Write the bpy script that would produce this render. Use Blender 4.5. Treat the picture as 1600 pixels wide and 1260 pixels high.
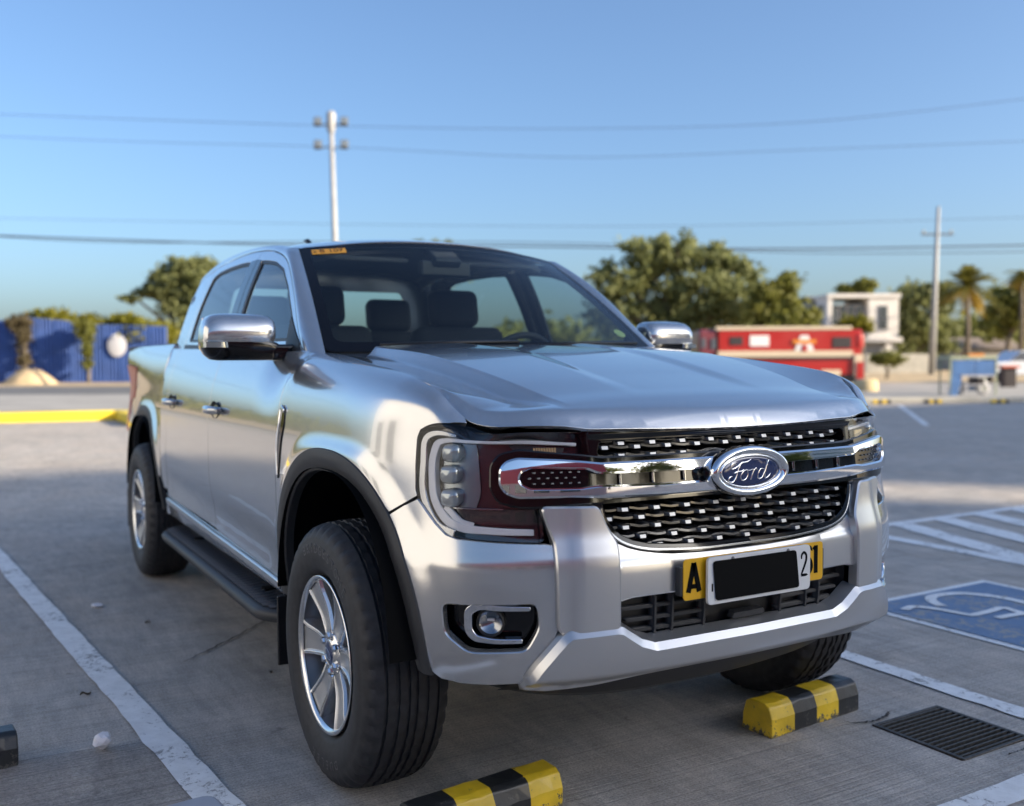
import bpy, bmesh, math, random
import numpy as np
from mathutils import Vector, Matrix
from mathutils.geometry import delaunay_2d_cdt

for o in list(bpy.data.objects): bpy.data.objects.remove(o, do_unlink=True)
scene = bpy.context.scene
COL = scene.collection
R = math.radians
random.seed(7); rng = np.random.default_rng(7)

# ---------------------------------------------------------------- camera
CAM = np.array([-1.8714, -2.7698, 1.2671]); YAW, PITCH, ROLL = .520937, -.045583, -.0044968
cd = bpy.data.cameras.new('camera'); cam = bpy.data.objects.new('camera', cd); COL.objects.link(cam)
fwd = Vector((math.sin(YAW)*math.cos(PITCH), math.cos(YAW)*math.cos(PITCH), math.sin(PITCH)))
rt = Vector((math.cos(YAW), -math.sin(YAW), 0)); upv = rt.cross(fwd)
r2 = rt*math.cos(ROLL) + upv*math.sin(ROLL); u2 = upv*math.cos(ROLL) - rt*math.sin(ROLL)
M = Matrix((r2, u2, -fwd)).transposed().to_4x4(); M.translation = Vector(CAM); cam.matrix_world = M
cd.sensor_width = 36; cd.lens = 1528.29/1600*36; cd.clip_start = .05; cd.clip_end = 3000
cd.dof.use_dof = True; cd.dof.focus_distance = 2.75; cd.dof.aperture_fstop = 34.39/17.5
scene.camera = cam

# ---------------------------------------------------------------- sky and sun
SUN_AZ = math.atan2(.66, -.75)                # compass angle from +y towards +x: ahead of the truck, to its left
SUN_EL = R(20)
w = bpy.data.worlds.new('World'); scene.world = w; w.use_nodes = True
nt = w.node_tree; nt.nodes.clear()
sky = nt.nodes.new('ShaderNodeTexSky'); sky.sky_type = 'NISHITA'; sky.sun_disc = False
sky.sun_elevation = SUN_EL; sky.sun_rotation = SUN_AZ
sky.air_density = .9; sky.dust_density = 2.6; sky.ozone_density = 6.2; sky.altitude = 20
bg = nt.nodes.new('ShaderNodeBackground'); bg.inputs[1].default_value = .15
ow = nt.nodes.new('ShaderNodeOutputWorld')
nt.links.new(sky.outputs[0], bg.inputs[0]); nt.links.new(bg.outputs[0], ow.inputs[0])
sd = bpy.data.lights.new('sun', 'SUN'); sd.energy = 5.0; sd.angle = R(.53); sd.color = (1, .93, .82)
sun = bpy.data.objects.new('sun', sd); COL.objects.link(sun)
sdir = Vector((math.sin(SUN_AZ)*math.cos(SUN_EL), math.cos(SUN_AZ)*math.cos(SUN_EL), math.sin(SUN_EL)))
sun.rotation_euler = sdir.to_track_quat('Z', 'Y').to_euler()
sun.location = sdir*60
vs = scene.view_settings; vs.view_transform = 'Standard'; vs.look = 'None'; vs.exposure = .96; vs.use_white_balance = True; vs.white_balance_temperature = 7650; vs.gamma = 1; vs.use_curve_mapping = False
scene.render.engine = 'CYCLES'
scene.cycles.max_bounces = 8; scene.cycles.transparent_max_bounces = 16; scene.cycles.caustics_reflective = False; scene.cycles.caustics_refractive = False
scene.cycles.sample_clamp_indirect = 6

# ---------------------------------------------------------------- small helpers
def tag(o, label=None, cat=None, group=None, kind=None):
    if label: o['label'] = label
    if cat: o['category'] = cat
    if group: o['group'] = group
    if kind: o['kind'] = kind
    return o
def empty(name, loc=(0, 0, 0), rz=0, label=None, cat=None, group=None):
    o = bpy.data.objects.new(name, None); COL.objects.link(o); o.location = loc; o.rotation_euler = (0, 0, rz)
    o.empty_display_size = .1
    return tag(o, label, cat, group)
def link(name, me, mats, parent=None, smooth=None):
    o = bpy.data.objects.new(name, me); COL.objects.link(o)
    if not isinstance(mats, (list, tuple)): mats = [mats]
    if len(me.materials) == 0:
        for m in mats: me.materials.append(m)
    if parent: o.parent = parent
    return o
def copy_tree(o, parent=None):
    c = o.copy(); COL.objects.link(c); c.parent = parent
    if parent: c.matrix_parent_inverse = o.matrix_parent_inverse.copy()
    for ch in KIDS.get(o.name, [k for k in o.children]): copy_tree(ch, c)
    return c
KIDS = {}

class MB:
    def __init__(s): s.v = []; s.f = []; s.m = []; s.sm = []
    def add(s, v, f, mi=0, smooth=False):
        b = len(s.v); s.v.extend([tuple(map(float, p)) for p in v]); s.f.extend([tuple(int(i)+b for i in q) for q in f])
        s.m.extend([mi]*len(f)); s.sm.extend([smooth]*len(f)); return s
    def box(s, c, d, mi=0, rot=None, taper=None):
        x, y, z = d[0]/2, d[1]/2, d[2]/2
        tx, ty = taper if taper else (1, 1)
        v = [Vector((sx*x*(tx if sz > 0 else 1), sy*y*(ty if sz > 0 else 1), sz*z)) for sz in (-1, 1) for sy in (-1, 1) for sx in (-1, 1)]
        if rot is not None:
            mt = rot if isinstance(rot, Matrix) else Matrix.Rotation(rot, 3, 'Z'); v = [mt @ p for p in v]
        v = [p + Vector(c) for p in v]
        return s.add(v, [(0,2,3,1),(4,5,7,6),(0,1,5,4),(2,6,7,3),(0,4,6,2),(1,3,7,5)], mi)
    def tube(s, pts, r, n=8, mi=0, caps=True, smooth=True):
        pts = [Vector(p) for p in pts]; rr = r if hasattr(r, '__len__') else [r]*len(pts)
        v = []; prev = None
        for i, p in enumerate(pts):
            d = (pts[min(i+1, len(pts)-1)] - pts[max(i-1, 0)]); d = d.normalized() if d.length > 1e-9 else Vector((0, 0, 1))
            a = prev if prev is not None else (Vector((0, 0, 1)) if abs(d.z) < .9 else Vector((1, 0, 0)))
            a = (a - d*a.dot(d)).normalized(); b = d.cross(a); prev = a
            v += [p + (a*math.cos(2*math.pi*k/n) + b*math.sin(2*math.pi*k/n))*rr[i] for k in range(n)]
        f = [(i*n+k, i*n+(k+1) % n, (i+1)*n+(k+1) % n, (i+1)*n+k) for i in range(len(pts)-1) for k in range(n)]
        s.add(v, f, mi, smooth)
        if caps:
            b = len(s.v) - len(v)
            s.f += [tuple(b+k for k in range(n-1, -1, -1)), tuple(b+(len(pts)-1)*n+k for k in range(n))]; s.m += [mi, mi]; s.sm += [False, False]
        return s
    def lathe(s, prof, n=32, axis='z', c=(0, 0, 0), mi=0, smooth=True, close=False):
        v = []
        for k in range(n):
            a = 2*math.pi*k/n; ca, sa = math.cos(a), math.sin(a)
            for (r, h) in prof:
                p = {'z': (r*ca, r*sa, h), 'x': (h, r*ca, r*sa), 'y': (r*sa, h, r*ca)}[axis]
                v.append((p[0]+c[0], p[1]+c[1], p[2]+c[2]))
        m = len(prof)
        f = [(k*m+i, ((k+1) % n)*m+i, ((k+1) % n)*m+i+1, k*m+i+1) for k in range(n) for i in range(m-1)]
        return s.add(v, f, mi, smooth)
    def prism(s, poly, depth, fn, mi=0):
        n = len(poly); v = [fn(a, b, 0) for a, b in poly] + [fn(a, b, depth) for a, b in poly]
        f = [tuple(range(n)), tuple(range(2*n-1, n-1, -1))] + [(i, i+n, (i+1) % n+n, (i+1) % n) for i in range(n)]
        return s.add(v, f, mi)
    def grid(s, P, mi=0, smooth=True, flip=False):
        P = np.asarray(P); a, b = P.shape[:2]
        f = [(i*b+j, (i+1)*b+j, (i+1)*b+j+1, i*b+j+1) for i in range(a-1) for j in range(b-1)]
        if flip: f = [q[::-1] for q in f]
        return s.add(P.reshape(-1, 3), f, mi, smooth)
    def mesh(s, name='m'):
        me = bpy.data.meshes.new(name); me.from_pydata(s.v, [], s.f)
        me.polygons.foreach_set('material_index', s.m); me.polygons.foreach_set('use_smooth', s.sm); me.update()
        return me
    def build(s, name, mats, parent=None, bevel=0, seg=2, fix=True, ang=35):
        me = s.mesh(name)
        if fix:
            bm = bmesh.new(); bm.from_mesh(me); bmesh.ops.recalc_face_normals(bm, faces=bm.faces); bm.to_mesh(me); bm.free()
        o = link(name, me, mats, parent)
        if bevel:
            m = o.modifiers.new('bevel', 'BEVEL'); m.width = bevel; m.segments = seg; m.limit_method = 'ANGLE'; m.angle_limit = R(ang)
            me.polygons.foreach_set('use_smooth', [True]*len(me.polygons))
            w2 = o.modifiers.new('wn', 'WEIGHTED_NORMAL'); w2.keep_sharp = False
        return o

# ---------------------------------------------------------------- materials
def principled(name, base=(.5, .5, .5), rough=.5, metal=0, coat=0, coat_r=.03, spec=.5, emit=None, es=1):
    m = bpy.data.materials.new(name); m.use_nodes = True
    b = m.node_tree.nodes['Principled BSDF']
    b.inputs['Base Color'].default_value = (*base, 1); b.inputs['Roughness'].default_value = rough; b.inputs['Metallic'].default_value = metal
    b.inputs['Coat Weight'].default_value = coat; b.inputs['Coat Roughness'].default_value = coat_r
    b.inputs['Specular IOR Level'].default_value = spec
    if emit: b.inputs['Emission Color'].default_value = (*emit, 1); b.inputs['Emission Strength'].default_value = es
    return m
def N(m, t, **k):
    n = m.node_tree.nodes.new(t)
    for a, v in k.items():
        if a.startswith('i_'): n.inputs[a[2:]].default_value = v
        else: setattr(n, a, v)
    return n
def L(m, a, b): m.node_tree.links.new(a, b)
def noise(m, scale, detail=4, rough=.55, coord='Object', vec=None, dist=0, stretch=None):
    if vec is None:
        tc = N(m, 'ShaderNodeTexCoord'); vec = tc.outputs[coord]
    if stretch:
        mp = N(m, 'ShaderNodeMapping'); mp.inputs['Scale'].default_value = stretch[0]; mp.inputs['Rotation'].default_value = stretch[1] if len(stretch) > 1 else (0, 0, 0); L(m, vec, mp.inputs[0]); vec = mp.outputs[0]
    n = N(m, 'ShaderNodeTexNoise'); n.inputs['Scale'].default_value = scale; n.inputs['Detail'].default_value = detail; n.inputs['Roughness'].default_value = rough; n.inputs['Distortion'].default_value = dist
    L(m, vec, n.inputs['Vector']); return n.outputs[0]
def ramp(m, fac, stops):
    r = N(m, 'ShaderNodeValToRGB'); e = r.color_ramp.elements
    while len(e) < len(stops): e.new(.5)
    for i, (p, c) in enumerate(stops): e[i].position = p; e[i].color = (*c, 1) if len(c) == 3 else c
    L(m, fac, r.inputs[0]); return r.outputs[0]
def mixc(m, fac, a, b, mode='MIX'):
    x = N(m, 'ShaderNodeMix', data_type='RGBA', blend_type=mode)
    for s, v in ((0, fac), (6, a), (7, b)):
        if isinstance(v, (int, float)): x.inputs[s].default_value = v
        elif isinstance(v, tuple): x.inputs[s].default_value = (*v, 1)
        else: L(m, v, x.inputs[s])
    return x.outputs[2]
def bump(m, h, strength=.3, dist=.01):
    b = N(m, 'ShaderNodeBump'); b.inputs['Strength'].default_value = strength; b.inputs['Distance'].default_value = dist; L(m, h, b.inputs['Height'])
    L(m, b.outputs[0], m.node_tree.nodes['Principled BSDF'].inputs['Normal'])
def vary(m, base, amt=.25, scale=6, rough=None, bs=0, bd=.003, **k):
    b = m.node_tree.nodes['Principled BSDF']; n = noise(m, scale, 5, **k)
    lo = tuple(max(0, c*(1-amt)) for c in base); hi = tuple(min(1, c*(1+amt)) for c in base)
    L(m, ramp(m, n, [(.3, lo), (.7, hi)]), b.inputs['Base Color'])
    if bs: bump(m, n, bs, bd)
    return m
def glassmat(name, tint=(.8, .85, .85), ior=1.5, rough=0.0, gl=(1, 1, 1)):
    m = bpy.data.materials.new(name); m.use_nodes = True; t = m.node_tree; t.nodes.clear()
    o = t.nodes.new('ShaderNodeOutputMaterial'); mx = t.nodes.new('ShaderNodeMixShader')
    tr = t.nodes.new('ShaderNodeBsdfTransparent'); tr.inputs[0].default_value = (*tint, 1)
    gs = t.nodes.new('ShaderNodeBsdfGlossy'); gs.inputs['Roughness'].default_value = rough; gs.inputs[0].default_value = (*gl, 1)
    fr = t.nodes.new('ShaderNodeFresnel'); fr.inputs[0].default_value = ior
    ge = t.nodes.new('ShaderNodeNewGeometry'); mr_ = t.nodes.new('ShaderNodeMapRange'); mr_.inputs[3].default_value = ior; mr_.inputs[4].default_value = 1/ior   # a thin sheet: same reflection from either face
    t.links.new(ge.outputs['Backfacing'], mr_.inputs[0]); t.links.new(mr_.outputs[0], fr.inputs[0])
    t.links.new(fr.outputs[0], mx.inputs[0]); t.links.new(tr.outputs[0], mx.inputs[1]); t.links.new(gs.outputs[0], mx.inputs[2]); t.links.new(mx.outputs[0], o.inputs[0])
    return m

mat = {}
# metallic silver paint: flake sparkle comes from a very fine bump under the clear coat
m = principled('silver_paint', (.56, .55, .54), .19, .82, coat=1.0, coat_r=.004); mat['paint'] = m
b = m.node_tree.nodes['Principled BSDF']
nz = noise(m, 1400, 1, .5)
L(m, ramp(m, nz, [(.3, (.53, .525, .515)), (.72, (.67, .665, .655))]), b.inputs['Base Color'])
bp_ = N(m, 'ShaderNodeBump'); bp_.inputs['Strength'].default_value = .02; bp_.inputs['Distance'].default_value = .0004; L(m, nz, bp_.inputs['Height']); L(m, bp_.outputs[0], b.inputs['Normal'])
mat['satin'] = principled('satin_silver', (.61, .605, .60), .28, .80, coat=.3, coat_r=.25)
mat['chrome'] = principled('chrome', (.80, .81, .83), .04, 1)
mat['dchrome'] = principled('dark_chrome', (.34, .35, .36), .18, 1)
mat['gblack'] = principled('gloss_black', (.005, .005, .006), .08, 0, coat=.25, spec=.4)
mat['black'] = principled('black_plastic', (.014, .014, .015), .45)
mat['mblack'] = vary(principled('textured_black_plastic', (.035, .036, .038), .55), (.036, .037, .039), .15, 900, bs=.25, bd=.0006)
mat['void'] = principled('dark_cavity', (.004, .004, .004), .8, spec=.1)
mat['rubber'] = vary(principled('tyre_rubber', (.022, .022, .023), .62), (.022, .022, .024), .35, 40)
mat['alloy'] = principled('alloy_silver', (.74, .74, .73), .22, .9, coat=.5, coat_r=.05)
mat['alloyd'] = principled('alloy_channel', (.50, .50, .50), .33, .8)
mat['steel'] = principled('brake_steel', (.16, .155, .15), .45, .8)
mat['wglass'] = glassmat('windscreen_glass', (.72, .82, .81), 1.42)
mat['sglass'] = glassmat('side_glass', (.58, .66, .67), 1.55)
mat['lens'] = glassmat('lamp_lens', (.96, .96, .97), 1.40)
mat['pcl'] = principled('projector_glass', (.36, .40, .40), .07, .55, coat=1)
mat['amber'] = principled('turn_signal_reflector', (.85, .60, .30), .25, .5)
mat['drl'] = principled('drl_light_guide', (.66, .66, .66), .22, 0, coat=.8)
mat['hlin'] = principled('lamp_inner_bezel', (.030, .022, .024), .16, 0, coat=1)
mat['blue_e'] = principled('emblem_blue', (.012, .028, .105), .16, .1, coat=1)
mat['white_p'] = principled('plate_white', (.72, .72, .70), .35, coat=.2)
mat['yellow_p'] = principled('plate_yellow', (.80, .42, .015), .35, coat=.2)
mat['ink'] = principled('plate_ink', (.003, .003, .003), .85, spec=.15)
mat['stk'] = principled('sticker_orange', (.98, .42, .05), .5)
mat['stkink'] = principled('sticker_ink', (.16, .05, .02), .6)
mat['red_l'] = principled('tail_lamp_red', (.50, .015, .015), .3, 0, coat=.3)
mat['seat'] = vary(principled('seat_cloth', (.035, .035, .038), .85), (.036, .036, .039), .2, 300)
mat['dash'] = vary(principled('dashboard_plastic', (.020, .020, .022), .6), (.021, .021, .022), .15, 400)
mat['head'] = principled('headliner', (.20, .20, .19), .9)

# ---------------------------------------------------------------- panels cut from smooth surfaces
def inpoly(P, poly):
    P = np.asarray(P); poly = np.asarray(poly); x, y = P[:, 0], P[:, 1]; c = np.zeros(len(P), bool)
    a = poly; b2 = np.roll(poly, -1, 0)
    for (x1, y1), (x2, y2) in zip(a, b2):
        if y1 == y2: continue
        hit = ((y1 > y) != (y2 > y)) & (x < (x2-x1)*(y-y1)/(y2-y1) + x1); c ^= hit
    return c
def dens(poly, h):
    out = []
    for (a, b2) in zip(poly, poly[1:] + poly[:1]):
        a = np.array(a, float); b2 = np.array(b2, float); n = max(1, int(math.ceil(np.linalg.norm(b2-a)/h)))
        out += [a + (b2-a)*k/n for k in range(n)]
    return np.array(out)
def rnd(poly, r=.02, n=5):
    """round polygon corners with radius-like distance r"""
    out = []; m = len(poly)
    for i in range(m):
        p = np.array(poly[i], float); a = np.array(poly[i-1], float); b2 = np.array(poly[(i+1) % m], float)
        da, db = np.linalg.norm(a-p), np.linalg.norm(b2-p); ra = min(r, .45*da, .45*db)
        p0 = p + (a-p)/max(da, 1e-9)*ra; p1 = p + (b2-p)/max(db, 1e-9)*ra
        out += [tuple((1-t)**2*p0 + 2*t*(1-t)*p + t*t*p1) for t in np.linspace(0, 1, n)]
    return out
def area2(p): p = np.asarray(p); q = np.roll(p, -1, 0); return float((p[:, 0]*q[:, 1] - q[:, 0]*p[:, 1]).sum())
def outn(p):
    """outward normals of a ccw loop"""
    d = np.roll(p, -1, 0) - np.roll(p, 1, 0); d /= np.maximum(np.linalg.norm(d, axis=1), 1e-9)[:, None]
    return np.stack([d[:, 1], -d[:, 0]], 1)
def nrm(fp, A, B, e=.004):
    n = np.cross(fp(A+e, B) - fp(A-e, B), fp(A, B+e) - fp(A, B-e)); return n/np.maximum(np.linalg.norm(n, axis=-1, keepdims=True), 1e-9)
RIM = [(.0005, -.0010), (.0007, -.018)]
def panel_mesh(fp, outline, holes=(), h=.018, off=0.0, rim=RIM, sgn=1, hx=None, extra=()):
    loops = []
    for k, lp in enumerate([outline] + list(holes)):
        p = dens([tuple(q) for q in lp], h*.75)
        if (area2(p) > 0) != (k == 0): p = p[::-1]
        loops.append(p)
    allp = np.concatenate(loops)
    lo, hi = allp.min(0), allp.max(0)
    hx = hx or (h, h)
    gx = np.arange(lo[0]+hx[0]/2, hi[0], hx[0]); gy = np.arange(lo[1]+hx[1]/2, hi[1], hx[1])
    Gp = np.stack(np.meshgrid(gx, gy, indexing='ij'), -1).reshape(-1, 2)
    if len(Gp):
        ok = inpoly(Gp, loops[0])
        for hl in loops[1:]: ok &= ~inpoly(Gp, hl)
        Gp = Gp[ok]
        if len(Gp):
            d = np.full(len(Gp), 9.)
            for i in range(0, len(allp), 400): d = np.minimum(d, np.sqrt(((Gp[:, None] - allp[None, i:i+400])**2).sum(-1)).min(1))
            Gp = Gp[d > .45*min(hx)]
    ex = [dens([tuple(q) for q in pl], h*.75)[:-1] if False else np.array(pl, float) for pl in extra]
    if ex:
        E2 = np.concatenate(ex); ok = inpoly(E2, loops[0])
        d = np.full(len(Gp), 9.)
        for i in range(0, len(E2), 400): d = np.minimum(d, np.sqrt(((Gp[:, None] - E2[None, i:i+400])**2).sum(-1)).min(1))
        Gp = Gp[d > .55*min(hx)]
    pts = np.concatenate([allp, Gp]) if len(Gp) else allp
    edges = []; b0 = 0; nb = len(pts)
    if ex:
        pts = np.concatenate([pts] + ex)
        for pl in ex: edges += [(nb+i, nb+i+1) for i in range(len(pl)-1)]; nb += len(pl)
    for lp in loops:
        n = len(lp); edges += [(b0+i, b0+(i+1) % n) for i in range(n)]; b0 += n
    vv, _, ff, *_ = delaunay_2d_cdt([Vector(p) for p in pts], edges, [], 0, 1e-6)
    V2 = np.array([tuple(v) for v in vv]); F = np.array([f for f in ff if len(f) == 3])
    cen = V2[F].mean(1); ok = inpoly(cen, loops[0])
    for hl in loops[1:]: ok &= ~inpoly(cen, hl)
    F = F[ok]
    a = V2[F]; ar = (a[:, 1, 0]-a[:, 0, 0])*(a[:, 2, 1]-a[:, 0, 1]) - (a[:, 2, 0]-a[:, 0, 0])*(a[:, 1, 1]-a[:, 0, 1])
    F[ar < 0] = F[ar < 0][:, ::-1]
    A, B = V2[:, 0], V2[:, 1]
    nn = nrm(fp, A, B)*sgn
    o_ = off(A, B) if callable(off) else off
    P3 = fp(A, B) + nn*(o_[:, None] if callable(off) else o_)
    if callable(off):
        e = .003
        def fo(A, B): return fp(A, B) + (nrm(fp, A, B)*sgn)*off(A, B)[:, None]
        nn = np.cross(fo(A+e, B) - fo(A-e, B), fo(A, B+e) - fo(A, B-e)); nn /= np.linalg.norm(nn, axis=-1, keepdims=True); nn = nn*sgn
    if sgn < 0: F = F[:, ::-1]
    verts = [P3]; norms = [nn]; faces = [tuple(f) for f in F]; base = len(P3)
    for lp in loops:
        n = len(lp); on = outn(lp)
        A, B = lp[:, 0], lp[:, 1]; ns = nrm(fp, A, B)*sgn; ob = off(A, B)[:, None] if callable(off) else off
        e = .002; sd_ = fp(A+on[:, 0]*e, B+on[:, 1]*e) - fp(A, B); sd_ /= np.maximum(np.linalg.norm(sd_, axis=1), 1e-9)[:, None]
        rings = [fp(A, B) + ns*ob]
        for (out, dn) in rim: rings.append(fp(A, B) + ns*(ob+dn) + sd_*out)
        pn = ns
        for i in range(len(rings)-1):
            dv = rings[i+1] - rings[i]; tl = np.cross(np.roll(rings[i], -1, 0) - np.roll(rings[i], 1, 0), dv)
            tl /= np.maximum(np.linalg.norm(tl, axis=1), 1e-9)[:, None]
            flip = np.sign((tl*sd_).sum(1) + (tl*ns).sum(1)*.3); flip[flip == 0] = 1; tl *= flip[:, None]
            sm0 = (tl + ns); sm0 /= np.maximum(np.linalg.norm(sm0, axis=1), 1e-9)[:, None]
            verts += [rings[i], rings[i+1]]
            norms += [ns if i == 0 and rim[0][0] < .003 else tl, tl]
            for j in range(n):
                k = (j+1) % n; q = (base+j, base+n+j, base+n+k, base+k)
                faces.append(q if sgn > 0 else q[::-1])
            base += 2*n
    V = np.concatenate(verts); NN = np.concatenate(norms)
    return V, NN, faces
def mesh_from(V, NN, faces, name, mx=False):
    if mx: V = V*np.array([-1, 1, 1]); NN = NN*np.array([-1, 1, 1]); faces = [f[::-1] for f in faces]
    me = bpy.data.meshes.new(name); me.from_pydata(V.tolist(), [], faces); me.update()
    me.polygons.foreach_set('use_smooth', [True]*len(me.polygons))
    me.normals_split_custom_set_from_vertices(NN.tolist())
    return me
def panel(name, fp, outline, mt, parent, holes=(), both=False, sides=(-1, 1), **k):
    """both: the domain already spans both halves; otherwise one mesh for each side of the truck"""
    V, NN, F = panel_mesh(fp, outline, holes, **k)
    if both: return link(name, mesh_from(V, NN, F, name), mt, parent)
    ps = parent if isinstance(parent, (list, tuple)) else [parent]*len(sides)
    return [link(name, mesh_from(V, NN, F, name, sd_ < 0), mt, p_) for sd_, p_ in zip(sides, ps)]
def band(path, hw):
    p = np.array(path, float); d = np.gradient(p, axis=0); d /= np.linalg.norm(d, axis=1)[:, None]; n = np.stack([-d[:, 1], d[:, 0]], 1)
    hw = np.asarray(hw, float).reshape(-1, 1) if np.ndim(hw) else hw
    return [tuple(q) for q in p + n*hw] + [tuple(q) for q in (p - n*hw)[::-1]]
def curve_pts(pts, n=40, closed=False):
    p = np.array(pts, float); s = np.r_[0, np.cumsum(np.linalg.norm(np.diff(p, axis=0), axis=1))]
    return pchip(s, p, np.linspace(0, s[-1], n))
_tc = {}
def text_geo(txt, size, ext=.001):
    key = (txt, size, ext)
    if key not in _tc:
        cu = bpy.data.curves.new('t', 'FONT'); cu.body = txt; cu.size = size; cu.extrude = ext; cu.align_x = 'CENTER'; cu.align_y = 'CENTER'; cu.resolution_u = 3
        o = bpy.data.objects.new('t', cu); COL.objects.link(o); dg = bpy.context.evaluated_depsgraph_get()
        me = bpy.data.meshes.new_from_object(o.evaluated_get(dg)); bpy.data.objects.remove(o, do_unlink=True)
        v = np.array([tuple(x.co) for x in me.vertices]); f = [tuple(p.vertices) for p in me.polygons]; bpy.data.meshes.remove(me)
        _tc[key] = (v, f)
    return _tc[key]
# ---------------------------------------------------------------- truck body surface (metres; front axle at y=0, front faces -y)
def pchip(xk, yk, x):
    xk = np.asarray(xk, float); yk = np.asarray(yk, float); x = np.asarray(x, float)
    h = np.diff(xk); d = np.diff(yk, axis=0)
    if yk.ndim > 1: h = h.reshape((-1,) + (1,) * (yk.ndim - 1))
    m = d / h
    g = np.zeros_like(yk)
    g[1:-1] = (m[:-1] * h[1:] + m[1:] * h[:-1]) / (h[:-1] + h[1:])
    g[0] = m[0]; g[-1] = m[-1]
    i = np.clip(np.searchsorted(xk, x, side='right') - 1, 0, len(xk) - 2)
    hh = np.diff(xk)[i]; t = (x - xk[i]) / hh
    if yk.ndim > 1: t = t[..., None]; hh = hh[..., None]
    t = np.clip(t, -0.5, 1.5)
    return ((2*t**3 - 3*t**2 + 1) * yk[i] + (t**3 - 2*t**2 + t) * hh * g[i]
            + (-2*t**3 + 3*t**2) * yk[i+1] + (t**3 - t**2) * hh * g[i+1])

def mono(xk, yk, x):
    xk = np.asarray(xk, float); yk = np.asarray(yk, float); h = np.diff(xk); m = np.diff(yk)/h; g = np.zeros_like(yk)
    a, b = m[:-1], m[1:]; ok = a*b > 0
    g[1:-1][ok] = 2*a[ok]*b[ok]/(a[ok] + b[ok]); g[0], g[-1] = m[0], m[-1]
    x = np.asarray(x, float); i = np.clip(np.searchsorted(xk, x, side='right') - 1, 0, len(xk) - 2); t = (x - xk[i])/h[i]; t = np.clip(t, -.3, 1.3)
    return (2*t**3 - 3*t**2 + 1)*yk[i] + (t**3 - 2*t**2 + t)*h[i]*g[i] + (-2*t**3 + 3*t**2)*yk[i+1] + (t**3 - t**2)*h[i]*g[i+1]

def sstep(a, b, x):
    t = np.clip((np.asarray(x, float) - a) / (b - a), 0, 1); return t*t*(3 - 2*t)

PLAN = np.array([(0,-.800),(.20,-.795),(.40,-.780),(.54,-.755),(.68,-.700),(.79,-.610),(.858,-.500),(.890,-.370),(.900,-.2),
  (.905,0),(.910,.5),(.910,1.1),(.910,1.7),(.908,2.5),(.903,3.3),(.882,3.8),(.848,4.2),(.828,4.34),(.785,4.41),(.60,4.44),(.3,4.45),(0,4.45)])
_seg = np.r_[0, np.cumsum(np.linalg.norm(np.diff(PLAN, axis=0), axis=1))]
PS = _seg - _seg[8] - .2                      # s equals y along the straight side
_fs = np.linspace(PS[0], PS[-1], 2400)
_fp = pchip(PS, PLAN, _fs)
def _smooth(a, sig):
    k = np.exp(-.5*(np.arange(-90, 91)*(_fs[1]-_fs[0])/sig)**2); k /= k.sum()
    pre = 2*a[0]-a[90:0:-1]; post = 2*a[-1]-a[-2:-92:-1]
    return np.stack([np.convolve(np.r_[pre[:, i], a[:, i], post[:, i]], k, 'valid') for i in range(a.shape[1])], 1)
_fp = _smooth(_fp, .045)
_ft = np.gradient(_fp, _fs, axis=0); _ft /= np.linalg.norm(_ft, axis=1)[:, None]
_fn = np.stack([_ft[:, 1], -_ft[:, 0]], 1)     # outward normal
S0, S1 = PS[0], PS[-1]
def plan(s):
    s = np.asarray(s, float)
    return (np.stack([np.interp(s, _fs, _fp[:, 0]), np.interp(s, _fs, _fp[:, 1])], -1),
            np.stack([np.interp(s, _fs, _fn[:, 0]), np.interp(s, _fs, _fn[:, 1])], -1))
def s_of_x(x):                                # front face: station of a given half width
    return np.interp(x, _fp[:1000, 0], _fs[:1000])
IF_Z = [.36,.44,.50,.56,.64,.72,.755,.79,.82,.90,1.0,1.10,1.2]
IF_V = [.070,.035,.012,.002,-.001,-.001,.001,.010,.018,.029,.041,.054,.066]
IS_Z = [.36,.44,.55,.66,.80,.92,1.0,1.06,1.12,1.2]
IS_V = [.050,.036,.018,.006,.0,-.002,.0,.006,.014,.030]
ZR = 1.05                                     # above this the shoulder rolls in towards the hood line / belt
HL_Y = [-.80,-.62,-.56,-.52,-.47,-.40,-.33,-.10,.38,.55,.9,2.6,2.68,2.72,3.5,4.30,4.5]
HL_X = [ .60, .69, .715,.742,.765,.778,.782,.785,.765,.785,.828,.828,.828,.818,.815,.795,.78]
HL_Z = [1.09,1.095,1.105,1.135,1.178,1.204,1.220,1.247,1.288,1.292,1.300,1.325,1.326,1.352,1.352,1.350,1.34]
HE_Z = [1.118,1.124,1.134,1.155,1.186,1.206] + HL_Z[6:]
def arch_rho(s, t, yc):
    dy = np.abs(np.asarray(s, float) - yc)/.545; dz = (np.asarray(t, float) - .40)/.60
    dz = np.where(dz < 0, dz*.25, dz)
    return (dy**2.4 + np.abs(dz)**2.4)**(1/2.4)
def flare(s, t):
    return .011*sstep(1.055, .99, t)*(sstep(1.12, .995, arch_rho(s, t, 0.0)) + sstep(1.12, .995, arch_rho(s, t, 3.27)))
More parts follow.
